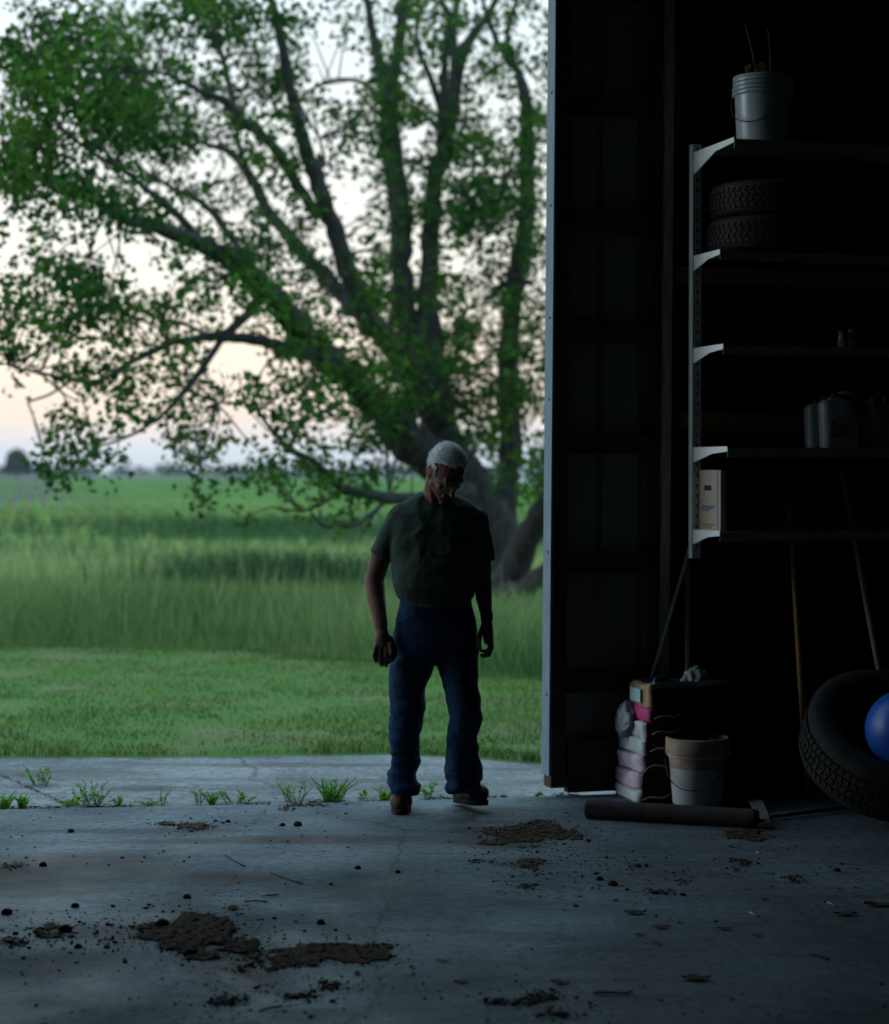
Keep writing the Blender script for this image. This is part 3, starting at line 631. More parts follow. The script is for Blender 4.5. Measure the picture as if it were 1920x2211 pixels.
# ------------------------------------------------------------------ things on the shelves
def on_shelf(i, px, back):   # world point on shelf i, `back` metres behind its front lip, at pixel column px
    z, d = SH[i]; dd = d - back
    t, Y = wall_at(px, dd); p = WL(t, dd, z - .005); return p
def bucket(name, p, h, r0, r1, m, label, group=None, band=None, handle_ang=None, yaw=0):
    e = empty(name, p, label, 'bucket', group); mt = Matrix.Translation(p) @ Matrix.Rotation(yaw, 4, 'Z')
    pr = [(0, .004), (r0 * .93, .004), (r0, .012), (r0 + (r1 - r0) * .70, h * .70)]
    rr = lambda z: r0 + (r1 - r0) * z / h
    for z in (.76, .82, .88, .94): pr += [(rr(z * h), z * h - .012), (rr(z * h) + .008, z * h - .009), (rr(z * h) + .008, z * h), (rr(z * h), z * h + .003)]
    pr += [(r1 + .002, h - .012), (r1 + .007, h - .006), (r1 + .004, h), (r1 - .004, h), (r1 - .006, h - .02), (r0 - .005, .012), (0, .012)]
    mb = MB()
    mb.lathe(pr, 48, mt); b = mb.build('body', m, e, smooth=True, bevel=.0015)
    # wire bail hanging down in front
    a = handle_ang; zz = h * .80; pts = []
    for k in range(21):
        t = -math.pi / 2 + math.pi * k / 20
        rad = rr(zz) + .012; drop = math.cos(t) ** 1 * h * .52
        pts.append(mt @ Vector((math.cos(a + t) * (rad + .012 * math.cos(t)), math.sin(a + t) * (rad + .012 * math.cos(t)), zz - drop)))
    mb = MB(); mb.tube(pts, .0028, 6); mb.build('handle', M['iron'], e, smooth=True)
    for s in (-1, 1):
        mb = MB(); q = mt @ Vector((math.cos(a + s * math.pi / 2) * (rr(zz) + .006), math.sin(a + s * math.pi / 2) * (rr(zz) + .006), zz))
        mb.lathe([(0, -.02), (.016, -.02), (.016, .02), (0, .02)], 12, Matrix.Translation(q)); mb.build('handle_lug', m, e)
    return e
p = on_shelf(0, 1645, .17)
bk = bucket('bucket', p, .325, .124, .137, M['whiteplastic'], 'pale plastic bucket of sticks on the topmost shelf', handle_ang=-2.1)
mb = MB(); mb.lathe([(0, .012), (.118, .014), (.118, .02), (0, .26), ], 24, Matrix.Translation(p))
# faint printed band of wording
for k, (tx, ty, hz) in enumerate([(-.30, .02, -.30)]):
    q = p + Vector((-.055, -.38, 1.45))
for j, (dx, dy, tip, top) in enumerate([(-.03, .0, -.085, .235), (.035, -.02, .020, .215)]):
    a = p + Vector((dx * .5, dy, .02)); b = p + Vector((dx, dy, .34)); c_ = p + Vector((tip, dy, .34 + top))
    mb = MB(); mb.tube([a, b, (b + c_) / 2 + Vector((.004, 0, 0)), c_], [.006, .006, .005, .0035], 7)
    tag(mb.build('stick', M['stick'], smooth=True, origin=a), ['thin stick leaning left out of the pale bucket on the top shelf', 'thin upright stick standing in the pale bucket on the top shelf'][j], 'stick', 'sticks in the shelf bucket')
for j, (dx, dy, hh, ww) in enumerate([(-.085, -.03, .065, .03), (-.05, .02, .075, .035), (0, -.04, .075, .05), (.045, .02, .055, .035)]):
    mb = MB(); q = p + Vector((dx, dy, .30)); rt = Matrix.Rotation(random.uniform(-.3, .3), 3, 'Y') @ Matrix.Rotation(random.uniform(0, 3), 3, 'Z')
    mb.box(q + Vector((0, 0, 0)), (ww, .02, .10 + hh), rt)
    tag(mb.build('wood_scrap', M['stick'], bevel=.003, origin=q), ['narrow wood scrap at the left rim of the shelf bucket', 'wood scrap just left of the leaning stick in the shelf bucket', 'widest wood scrap in the middle of the shelf bucket', 'short wood scrap right of the upright stick in the shelf bucket'][j], 'scrap wood', 'wood scraps in the shelf bucket')
def tyre_mesh(mb, tr, R0, wd, mtx, rim=.58, blocks=True, nb=64, bd=.012):
    # carcass: closed lathe about local Z
    h = wd / 2; ri = R0 * rim
    prof = [(ri, -h * .62), (ri + .015, -h * .80), (R0 * .76, -h * 1.02), (R0 * .90, -h * .98), (R0 * .965, -h * .84), (R0 - bd, -h * .66), (R0 - bd * .6, 0), (R0 - bd, h * .66), (R0 * .965, h * .84), (R0 * .90, h * .98), (R0 * .76, h * 1.02), (ri + .015, h * .80), (ri, h * .62), (ri + .012, h * .5), (R0 * .84, h * .78), (R0 * .9, 0), (R0 * .84, -h * .78), (ri + .012, -h * .5)]
    mb.lathe(prof, 96, mtx, close=True)
    t2 = MB() if tr is None else tr
    rows = [(-.62, -.36), (-.28, -.03), (.03, .28), (.36, .62)]
    for ri_, (a, b) in enumerate(rows):
        for k in range(nb):
            t0 = 2 * math.pi * (k + (ri_ % 2) * .5) / nb; t1 = t0 + 2 * math.pi / nb * .74; sk = .025 * (1 if ri_ % 2 else -1)
            vs = []
            for rr_ in (R0 - bd * 1.1, R0):
                for (tt, zz) in ((t0, a), (t1, a), (t1 + sk, b), (t0 + sk, b)): vs.append(mtx @ Vector((rr_ * math.cos(tt), rr_ * math.sin(tt), zz * wd)) if False else mtx @ Vector((rr_ * math.cos(tt), rr_ * math.sin(tt), zz * h * 1.0 / .66 * .64)))
            t2.add(vs, [(4, 5, 6, 7), (0, 1, 5, 4), (1, 2, 6, 5), (2, 3, 7, 6), (3, 0, 4, 7)])
    return t2
z2, d2 = SH[1]; wd = .165; R0 = .325
tt0, _ = wall_at(1520, .22); pc = WL(tt0 + R0 * .93, max(d2 - .16, .12) , 0); 
for j, (zc, dx, lab) in enumerate([(z2 + .0 + wd / 2, 0.0, 'lower worn black tyre lying flat on the second shelf'), (z2 + wd * 1.5 + .004, .012, 'upper worn black tyre stacked on the second shelf')]):
    q = Vector((pc.x + dx, pc.y - .0, zc)); e = empty('tyre', q, lab, 'tyre', 'tyres stacked on the shelf')
    mx = Matrix.Translation(q) @ Matrix.Rotation(j * .7, 4, 'Z')
    mb = MB(); tb = tyre_mesh(mb, None, R0, wd, mx, nb=58, bd=.009); mb.build('carcass', M['rubber'], e, smooth=True); tb.build('tread', M['rubber'], e)
def jug(p, w, dpt, h, yaw, label, group, lab_mat=True):
    e = empty('jug', p, label, 'jug', group); mt = Matrix.Translation(p) @ Matrix.Rotation(yaw, 4, 'Z')
    mb = MB(); rings = []
    prof = [(.0, .96), (.012, 1), (h * .70, 1), (h * .78, .95), (h * .84, .78), (h * .87, .36), (h * .90, .28)]
    n = 32; vs = []
    for z, s in prof:
        for k in range(n):
            t = 2 * math.pi * k / n; cx_, sx_ = math.cos(t), math.sin(t)
            r_ = 1 / (abs(cx_) ** 9 + abs(sx_) ** 9) ** (1 / 9)
            ox = -w * .22 * max(0, (z / h - .6)) * 2.2
            vs.append(mt @ Vector((cx_ * r_ * w / 2 * s + ox, sx_ * r_ * dpt / 2 * (s if s > .5 else .5 * s + .2), z)))
    fs = [(i * n + k, i * n + (k + 1) % n, (i + 1) * n + (k + 1) % n, (i + 1) * n + k) for i in range(len(prof) - 1) for k in range(n)] + [tuple(range(n))[::-1], tuple((len(prof) - 1) * n + k for k in range(n))]
    mb.add(vs, fs); mb.build('body', M['jugplastic'], e, smooth=True)
    mb = MB(); q = mt @ Vector((-w * .22 * .26 * 2.2, 0, h * .875)); mb.lathe([(0, 0), (.021, 0), (.021, .026), (.0, .026)], 20, Matrix.Translation(q)); mb.build('cap', M['black'], e, bevel=.002)
    mb = MB(); hp = [(-w * .12, .85), (-w * .02, .965), (w * .34, .965), (w * .42, .93), (w * .43, .78)]
    mb.tube([mt @ Vector((a, 0, b * h)) for a, b in hp], [.010, .011, .012, .012, .013], 10); mb.build('handle', M['jugplastic'], e, smooth=True)
    if lab_mat:
        mb = MB(); mb.box(mt @ Vector((.006, -dpt / 2 - .0012, h * .36)), (w * .68, .002, h * .36), Matrix.Rotation(yaw, 3, 'Z')); lb = mb.build('label', M['jlabel'], e)
    return e
M['jlabel'] = mat('jug_label', (.13, .07, .055), .6, (.30, .28, .26), 30, stretch=(1, 1, 3), lo=.5, hi=.6)
pj = on_shelf(3, 1812, .14); jug(pj, .175, .12, .275, YAW - .25, 'white plastic jug with dark label in front on the fourth shelf', 'jugs on the fourth shelf')
pj = on_shelf(3, 1772, .28); jug(pj, .14, .11, .25, YAW - .2, 'dim jug half hidden behind the labelled jug, to its left', 'jugs on the fourth shelf', False)
pj = on_shelf(3, 1893, .14); jug(pj, .135, .11, .265, YAW + .3, 'dull jug at the right edge of the fourth shelf', 'jugs on the fourth shelf', False)
for j, (px, hh, r) in enumerate([(1816, .072, .018), (1838, .085, .02)]):
    p = on_shelf(2, px, .12); e = empty('glass_jar', p, ['shorter glass jar on the middle shelf, the left one', 'taller glass jar on the middle shelf, the right one'][j], 'jar', 'glass jars on the middle shelf'); mt = Matrix.Translation(p)
    mb = MB(); mb.lathe([(0, .001), (r, .002), (r, hh * .75), (r * .8, hh * .85), (r * .8, hh), (r * .7, hh), (r * .7, hh * .85), (r * .88, hh * .72), (r * .88, .006), (0, .006)], 24, mt); mb.build('body', M['glass'], e, smooth=True)
    mb = MB(); mb.lathe([(0, hh), (r * .86, hh), (r * .86, hh + .01), (0, hh + .01)], 20, mt); mb.build('lid', M['ironbar'], e)
# carton on the lowest shelf
M['carton'] = mat('carton_card', (.52, .44, .36), .75, (.44, .37, .31), 12)
M['carton_side'] = mat('carton_edge', (.16, .19, .26), .7)
M['ink_blue'] = mat('ink_blue', (.05, .16, .38), .7); M['ink_dark'] = mat('ink_dark', (.04, .04, .045), .7); M['ink_orange'] = mat('ink_orange', (.55, .28, .06), .7)
z5, d5 = SH[4]; tc0 = ts + .03; Yc = WL(tc0, .15, 0).y; zt5 = zat(1015, Yc)
tc0, _ = wall_at(1511, .215); de = .3
for _ in range(80):
    p = WL(tc0, de, z5); de += (1556 - (CXP + F * p.x / p.y)) * .0006
e = empty('carton', WL(tc0 + .1, de - .1, z5), 'narrow cream carton with blue print standing on the lowest shelf', 'carton')
mb = MB(); wbox(mb, tc0, tc0 + .03, .212, de, z5 - .005, zt5); mb.build('body', M['carton'], e, bevel=.002)
hh = zt5 - z5; wv = de - .212
def onface(m_, a0, a1, b0, b1, o_=.0016):   # print on the side of the carton that faces the doorway; a across, b up
    mb = MB(); wbox(mb, tc0 - o_, tc0, .212 + wv * a0, .212 + wv * a1, z5 + hh * b0, z5 + hh * b1); return mb
onface(0, .86, .91, .01, .99).build('edge_stripe', M['carton_side'], e)
onface(0, .24, .58, .66, .745).build('printed_mark', M['ink_dark'], e)
mb = MB()
for n_, z_ in ((7, .395), (6, .36), (4, .325)):
    x0 = .14
    for k in range(n_):
        ww = random.uniform(.045, .085); q_ = onface(0, x0, x0 + ww, z_ - .011, z_ + .012); mb.add(q_.v, q_.f); x0 += ww + .02
mb.build('printed_text', M['ink_blue'], e)
onface(0, .18, .74, .085, .097).build('printed_line', M['ink_dark'], e)
onface(0, .32, .58, .03, .07).build('printed_badge', M['ink_orange'], e)

# ------------------------------------------------------------------ leaning rods and handles
def pole(name, pts, r, m, label, cat='tool handle', group=None):
    mb = MB(); mb.tube(pts, r, 12); return tag(mb.build(name, m, smooth=True, origin=pts[-1]), label, cat, group)
def poly_px(lst): return [W(a, b, Y) for a, b, Y in lst]
a = poly_px([(1489, 1184, 10.14), (1450, 1318, 10.12), (1405, 1470, 10.10)]); b = a[-1] + (a[-1] - a[0]) * .28; 
pole('metal_rod', a + [Vector((b.x, b.y, max(b.z, .02)))], .0085, M['rod'], 'bluish steel rod leaning from the shelf upright down behind the feed bags', 'rod')
def toground(p0, p1, r=.02):
    k = (p1.z - r) / (p0.z - p1.z); return p1 + (p1 - p0) * k
for n_, (q0, q1, m, lab) in enumerate([((1484, 1215, 10.18), (1485, 1453, 10.12), 'wood', 'drab wooden handle standing upright behind the feed bags'),
        ((1705, 1092, 10.2), (1733, 1535, 9.95), 'handle', 'honey coloured wooden handle leaning left of the big tyre'),
        ((1819, 1025, 10.25), (1902, 1468, 10.0), 'wood', 'longest dark handle leaning on the wall behind the big tyre'),
        ((1880, 1290, 10.3), (1903, 1468, 10.05), 'wood_dark', 'short dark handle beside the longest one behind the big tyre')]):
    p0, p1 = W(*q0), W(*q1); p2 = toground(p0, p1)
    pole('tool_handle', [p0, p0 + (p2 - p0) * .5, p2], [.0125, .014, .014], M[m], lab, group='tool handles against the wall')

# ------------------------------------------------------------------ feed bags
def bagm(name, c, c2, sc_=14): return mat(name, c, .55, c2, sc_, detail=6, bump=.5, bscale=22, lo=.4, hi=.6)
BM = [bagm('bag_white', (.52, .57, .56), (.40, .44, .45)), bagm('bag_lilac', (.46, .30, .42), (.58, .48, .55)), bagm('bag_mauve', (.42, .31, .42), (.55, .52, .58)), bagm('bag_grey', (.48, .55, .55), (.40, .47, .48)), bagm('bag_pale', (.56, .60, .61), (.46, .50, .52)), bagm('bag_magenta', (.55, .05, .20), (.50, .08, .24), 5), bagm('bag_kraft', (.40, .28, .16), (.22, .15, .10), 26)]
SIDE = mat('bag_side', (.085, .018, .016), .6, (.05, .014, .014), 6, bump=.3, bscale=18); SIDE2 = mat('bag_side_dark', (.055, .045, .038), .7, (.03, .026, .024), 8, bump=.3)
M['swoosh'] = mat('printed_white', (.40, .36, .35), .6)
zs = []
Yb = 9.74; px_f = [1374, 1378, 1383, 1391, 1395, 1400, 1404]; ytop = [1708, 1671, 1634, 1597, 1561, 1530, 1484]
blab = ['crumpled white feed bag at the very bottom of the stack', 'lilac feed bag second from the bottom of the stack', 'mauve feed bag third from the bottom of the stack', 'greyish feed bag fourth from the bottom of the stack', 'clean pale feed bag just under the magenta one', 'thin magenta feed bag near the top of the stack', 'brown paper bag with white label on top of the stack']
z0 = 0.0
for j in range(7):
    z1 = zat(ytop[j], Yb); th = z1 - z0; wd = [.33, .34, .35, .36, .42, .36, .30][j]; ln = [.58, .58, .6, .6, .6, .58, .46][j]
    c0 = W(px_f[j], HZ, Yb); c0 = Vector((c0.x, Yb, 0))                     # front-left corner
    E_ = -NI                                                              # into depth
    ctr = c0 + U * ln / 2 + E_ * wd / 2 + Vector((0, 0, z0 + th / 2))
    e = empty('feed_bag', Vector((ctr.x, ctr.y, z0)), blab[j], 'feed bag', 'feed bags stacked by the wall')
    mb = MB(); nu, nv = 26, 20; S0 = random.randint(0, 99); vs = []
    # superellipsoid grid, squarish
    def sp(c, p): return math.copysign(abs(c) ** p, c)
    rows = 15; cols_ = 40
    for a in range(rows + 1):
        ph = -math.pi / 2 + math.pi * a / rows
        for b in range(cols_):
            th_ = 2 * math.pi * b / cols_
            x = sp(math.cos(ph), .20) * sp(math.cos(th_), .14); y = sp(math.cos(ph), .20) * sp(math.sin(th_), .14); zz = sp(math.sin(ph), .20)
            vs.append((x, y, zz))
    A = np.array(vs); nz = fbm(A * 3.2 + S0, 4, 7 + j) - .5; nz2 = fbm(A[:, [1, 2, 0]] * 4.2 + S0, 4, 17 + j) - .5
    sag = .012 * (np.abs(A[:, 0]) > .9)
    tw_ = .05 * math.sin(j * 2.1); ctr = ctr + U * random.uniform(-.012, .012)
    P = [ctr + U * (x * ln / 2 * (1 + .10 * n1)) + E_ * (y * wd / 2 * (1 + .09 * n2)) + Vector((0, 0, zz * th * .60 * (1 + .10 * n1) + .034 * n2 - (.22 * th * (zz + .2) * max(0, abs(x) - .72)))) + NI * (tw_ * x * .2) for (x, y, zz), n1, n2 in zip(vs, nz, nz2)]
    fs = []
    for a in range(rows):
        for b in range(cols_):
            fs.append((a * cols_ + b, a * cols_ + (b + 1) % cols_, (a + 1) * cols_ + (b + 1) % cols_, (a + 1) * cols_ + b))
    for f in fs:
        cx_ = sum(vs[i][0] for i in f) / 4; cy_ = sum(vs[i][1] for i in f) / 4
        mb.cur = 0 if (cx_ < -.93 or (cx_ < -.80 and cy_ > -.8)) else 1
        o_ = len(mb.v); mb.f.append([i for i in f]); mb.mi.append(mb.cur)
    mb.v = [tuple(p_) for p_ in P]
    mb.build('sack', [BM[j], SIDE2 if j in (1, 6) else SIDE], e, smooth=True)
    if j in (0, 2, 3, 4, 5):   # curled printed stroke on the long side
        mb = MB(); pts = []
        for k in range(15):
            t = k / 14; pts.append(c0 + U * (.03 + .16 * t) + NI * (.010 + .003 * math.sin(t * 3)) + Vector((0, 0, z0 + th * (.30 + .45 * t ** 1.3 + .12 * math.sin(t * 7)))))
        mb.tube(pts, [.002 + .0035 * math.sin(math.pi * k / 14) for k in range(15)], 6); mb.build('printed_mark', M['swoosh'], e, smooth=True)
    if j == 6:
        cc = c0 + E_ * wd * .55 - U * .008 + Vector((0, 0, z0 + th * .5)); mb = MB(); mb.box(cc, (.004, wd * .44, th * .62), ROT); mb.build('label', mat('paper_label', (.40, .55, .58), .7, (.32, .46, .50), 8), e)
    z0 = z1 - .002
BT = z0; bc = c0
# blue scoop on top
q = W(1425, 1478, 9.86); e = empty('scoop', q, 'small blue plastic scoop lying on top of the feed bags', 'scoop')
mb = MB(); n = 20; prof = []
mt = Matrix.Translation(W(1428, 1481, 9.84)) @ Matrix.Rotation(R(16), 4, 'Z') @ Matrix.Rotation(R(62), 4, 'X')
mb.lathe([(0.0, -.05), (.030, -.05), (.043, -.03), (.047, .03), (.045, .03), (.040, -.028), (0, -.046)], 28, mt); mb.build('cup', M['scoop'], e, smooth=True)
mb = MB(); mb.tube([W(1416, 1476, 9.84), W(1404, 1484, 9.84), W(1398, 1488, 9.83)], [.008, .008, .007], 8); mb.build('handle', M['scoop'], e, smooth=True)
# crumpled things on the far end of the stack
def lump(name, c, rad, m, label, cat, s, amp=.5, fr=2.2, group=None):
    bm = bmesh.new(); bmesh.ops.create_icosphere(bm, subdivisions=4, radius=1)
    co = np.array([v.co[:] for v in bm.verts]); nz = np.abs(fbm(co * fr + s, 4, s) - .5) * 2
    for v, k in zip(bm.verts, nz): v.co = Vector((v.co.x * rad[0], v.co.y * rad[1], v.co.z * rad[2])) * (1 - amp * .5 + amp * (1 - k * 1.2))
    me = bpy.data.meshes.new(name); bm.to_mesh(me); bm.free(); me.materials.append(m)
    me.polygons.foreach_set('use_smooth', [True] * len(me.polygons))
    o = bpy.data.objects.new(name, me); col.objects.link(o); o.location = c; return tag(o, label, cat, group)
M['rag'] = mat('rag_cloth', (.42, .44, .47), .9, (.30, .31, .34), 12, bump=.4)
M['brownrag'] = mat('brown_cloth', (.10, .065, .05), .95, (.06, .04, .033), 12, bump=.4)
o = lump('rag', W(1498, 1478, 9.95), (.055, .05, .075), M['rag'], 'crumpled pale rag peaked on the right end of the bag stack', 'rag', 3, .7); o.rotation_euler = (0, .35, .3)
o = lump('sack_cloth', W(1462, 1490, 9.95), (.075, .06, .03), M['brownrag'], 'flat brown sacking between the pale rag and the paper bag', 'cloth', 5, .6)
o = lump('sack_cloth', W(1530, 1506, 9.98), (.12, .07, .055), M['brownrag'], 'dark sagging sack at the far right of the bag stack', 'cloth', 8, .6)
M['wrap'] = mat('plastic_wrap', (.26, .29, .32), .4, (.17, .19, .22), 14, bump=.5, spec=.4)
o = lump('plastic_wrap', W(1350, 1552, 9.95), (.028, .07, .07), M['wrap'], 'crumpled plastic wrap sticking out left of the pale and magenta bags', 'wrap', 12, .8, 1.1); o.rotation_euler = (.2, .15, .2)
# bucket in front
pb = G(1513, 1747); pb = Vector((pb.x, pb.y + .12, 0))
M['bucket2'] = mat('two_tone_bucket', (.50, .53, .55), .45, (.42, .45, .46), 7, bump=.04)
bk2 = bucket('bucket', pb, .325, .118, .143, M['bucket2'], 'dirty white bucket with tan upper half on the floor by the bags', handle_ang=-1.9)
mb = MB(); mb.lathe([(.1185 + .025 * .56, .185), (.1185 + .025 * .755 + .0012, .2385), (.1185 + .025 * .75, .24), (.1185 + .025 * .55, .184)], 48, Matrix.Translation(pb)); mb.build('stain_band', M['tanplastic'], bk2, smooth=True)
mb = MB(); h = .325; mb.lathe([(.1435 + .0085, h - .075), (.1435 + .0095, h - .002), (.1435 + .002, h + .0025), (.137, h + .0015), (.137, h - .08)], 48, Matrix.Translation(pb)); mb.build('rim', M['tanplastic'], bk2, smooth=True)
# pipe and bars
a, b = G(1266, 1766), G(1637, 1788); r = .042
a = Vector((a.x, a.y + .0, r)); b = Vector((b.x, b.y, r)); dirn = (b - a).normalized()
mb = MB(); n = 40; ax = dirn; 
q = ax.to_track_quat('Z', 'Y').to_matrix().to_4x4(); Lp = (b - a).length
prof = [(r - .006, 0), (r, .002)] + [(r + (.0006 if k % 2 else 0), .01 + (Lp - .02) * k / 30) for k in range(31)] + [(r - .006, Lp)]
mb.lathe(prof + [(r - .008, Lp - .005), (r - .008, .005)], 32, Matrix.Translation(a) @ q, close=True)
tag(mb.build('pipe', M['iron'], smooth=True, origin=a), 'long rusty brown pipe lying on the floor before the feed bags', 'pipe')
mb = MB(); pts = [G(1565, 1711, .02), G(1600, 1722, .02), G(1634, 1738, .03), G(1645, 1765, .03), G(1650, 1786, .012)]
for i in range(len(pts)): pass
path = [Vector((p.x, p.y, p.z)) for p in pts]; vs = []; fs = []
for i, p in enumerate(path):
    d = (path[min(i + 1, 4)] - path[max(i - 1, 0)]).normalized(); s = d.cross(Vector((0, 0, 1))).normalized()
    vs += [p + s * .028 + Vector((0, 0, .012)), p - s * .028 + Vector((0, 0, .022)), p - s * .028 + Vector((0, 0, .012)), p + s * .028 + Vector((0, 0, .002))]
for i in range(4):
    for k in range(4): fs.append((i * 4 + k, i * 4 + (k + 1) % 4, i * 4 + 4 + (k + 1) % 4, i * 4 + 4 + k))
mb.add(vs, fs + [(0, 1, 2, 3), (16, 17, 18, 19)]); tag(mb.build('bent_strap', M['ironbar'], smooth=False, origin=path[0]), 'bent grey metal strap hooked over the right end of the pipe', 'metal strap')
pole('iron_bar', [G(1655, 1764, .02), G(1740, 1753, .02), G(1830, 1744, .02)], .011, M['ironbar'], 'thin iron bar on the floor running from the pipe under the big tyre', 'bar')
# big tyre leaning, with blue ball in it
RT, WT = .41, .27
cT = W(1925, 1606, 9.28); nT = Vector((.10, -.56, .82)).normalized()
low = cT.z - (RT * math.sqrt(1 - nT.z ** 2) + WT / 2 * nT.z); cT.z -= low - .004
e = empty('tractor_tyre', cT, 'big dusty farm tyre tipped up at the right edge holding a blue ball', 'tyre')
mx = Matrix.Translation(cT) @ nT.to_track_quat('Z', 'Y').to_matrix().to_4x4()
mb = MB(); tb = tyre_mesh(mb, None, RT, WT, mx, rim=.60, nb=72, bd=.011); mb.build('carcass', M['rubber2'], e, smooth=True); tb.build('tread', M['rubber2'], e)
rb = .18; cb = W(1957, 1576, 9.05)
bm = bmesh.new(); bmesh.ops.create_uvsphere(bm, u_segments=48, v_segments=32, radius=rb); me = bpy.data.meshes.new('ball'); bm.to_mesh(me); bm.free()
me.materials.append(M['blueplastic']); me.polygons.foreach_set('use_smooth', [True] * len(me.polygons)); o = bpy.data.objects.new('ball', me); col.objects.link(o); o.location = cb
tag(o, 'shiny blue ball resting in the big tyre at the right edge', 'ball')
o2 = MB(); o2.lathe([(0, -.014), (.012, -.012), (.014, 0), (.0, .004)], 16, Matrix.Translation(cb + Vector((-.06, -.12, .10)).normalized() * rb)); 
pl_ = o2.build('valve', M['blueplastic'], o)

# ------------------------------------------------------------------ soil, clods, leaves, weeds
def clodmesh(V, Q, c, r, n0):
    """small irregular lump appended to lists (quads from a cube, jittered)"""
    q = Quaternion(Vector((random.gauss(0, 1), random.gauss(0, 1), random.gauss(0, 1))).normalized(), random.random() * 6); o = len(V)
    sx, sy, sz = random.uniform(.6, 1.3), random.uniform(.6, 1.3), random.uniform(.5, .9)
    for x in (-1, 1):
        for y in (-1, 1):
            for z in (-1, 1):
                k = random.uniform(.55, 1.0); v = q @ (Vector((x, y, z)) * .62 * k); V.append((c[0] + v.x * r * sx, c[1] + v.y * r * sy, max(c[2] * .7 + v.z * r * sz * .65, .0005)))
    Q += [(o, o + 1, o + 3, o + 2), (o + 4, o + 6, o + 7, o + 5), (o, o + 4, o + 5, o + 1), (o + 2, o + 3, o + 7, o + 6), (o, o + 2, o + 6, o + 4), (o + 1, o + 5, o + 7, o + 3)]
def inpoly(x, y, P):
    r = np.zeros(len(x), bool); j = len(P) - 1
    for i in range(len(P)):
        xi, yi, xj, yj = *P[i], *P[j]
        r ^= ((yi > y) != (yj > y)) & (x < (xj - xi) * (y - yi) / (yj - yi + 1e-12) + xi); j = i
    return r
A_ = lambda l: [(x * .5022, 1700 + y * .5022) for x, y in l]
B_ = lambda l: [(900 + x * .5692, 1700 + y * .5692) for x, y in l]
PATCH = [ # polygon px, height, crumbs
 (A_([(535, 585), (600, 605), (690, 610), (745, 545), (830, 525), (985, 555), (1035, 640), (1050, 690), (980, 690), (900, 690), (850, 725), (820, 742), (740, 735), (640, 690), (560, 660)]), .030, 900),
 (A_([(1040, 690), (1180, 688), (1300, 692), (1500, 695), (1670, 722), (1560, 762), (1380, 768), (1340, 800), (1220, 825), (1190, 780), (1120, 740)]), .020, 700),
 (A_([(950, 690), (1050, 690), (1130, 745), (1200, 800), (1190, 880), (1150, 860), (1060, 760), (1000, 740)]), .006, 120), (A_([(950, 740), (1010, 745), (1060, 830), (990, 825)]), .006, 80),
 (A_([(820, 900), (880, 888), (960, 895), (1090, 885), (1050, 915), (980, 930), (850, 915)]), .012, 260),
 (A_([(1275, 855), (1400, 845), (1440, 885), (1545, 895), (1500, 910), (1380, 905), (1350, 930), (1250, 920), (1360, 885)]), .013, 300),
 (A_([(0, 660), (110, 640), (220, 670), (120, 682), (0, 684)]), .012, 200), (A_([(110, 600), (240, 600), (310, 630), (260, 640), (130, 612)]), .014, 160),
 (A_([(0, 340), (85, 342), (80, 358), (0, 360)]), .012, 60), (A_([(580, 170), (740, 145), (900, 172), (1040, 178), (800, 180)]), .010, 260), (A_([(1140, 85), (1250, 70), (1400, 75), (1540, 62), (1380, 85), (1180, 95)]), .012, 200),
 (A_([(185, 120), (245, 120), (240, 130), (190, 130)]), .012, 30),
 (B_([(240, 160), (420, 125), (530, 130), (640, 170), (640, 190), (540, 190), (420, 225), (300, 220), (220, 190)]), .012, 900), (B_([(345, 290), (400, 280), (470, 292), (440, 310), (360, 308)]), .014, 160), (B_([(408, 358), (460, 352), (505, 370), (420, 374)]), .014, 90),
 (B_([(230, 280), (330, 275), (300, 292), (240, 290)]), .008, 70), (B_([(880, 410), (930, 402), (990, 418), (940, 430), (880, 428)]), .010, 90), (B_([(320, 830), (390, 785), (480, 790), (535, 815), (480, 838), (380, 845)]), .014, 300), (B_([(400, 880), (470, 865), (520, 885), (460, 898)]), .010, 90),
 (B_([(1150, 180), (1230, 165), (1330, 160), (1360, 180), (1290, 200), (1200, 195)]), .014, 160), (B_([(1170, 275), (1290, 295), (1270, 310), (1180, 290)]), .012, 90), (B_([(1340, 345), (1440, 325), (1500, 340), (1430, 345), (1350, 355)]), .010, 80), (B_([(830, 290), (870, 280), (905, 305), (850, 305)]), .012, 70), (B_([(930, 350), (985, 332), (1000, 352)]), .010, 50), (B_([(1690, 825), (1770, 825), (1750, 845), (1700, 840)]), .010, 60),
]
V = []; Q = []
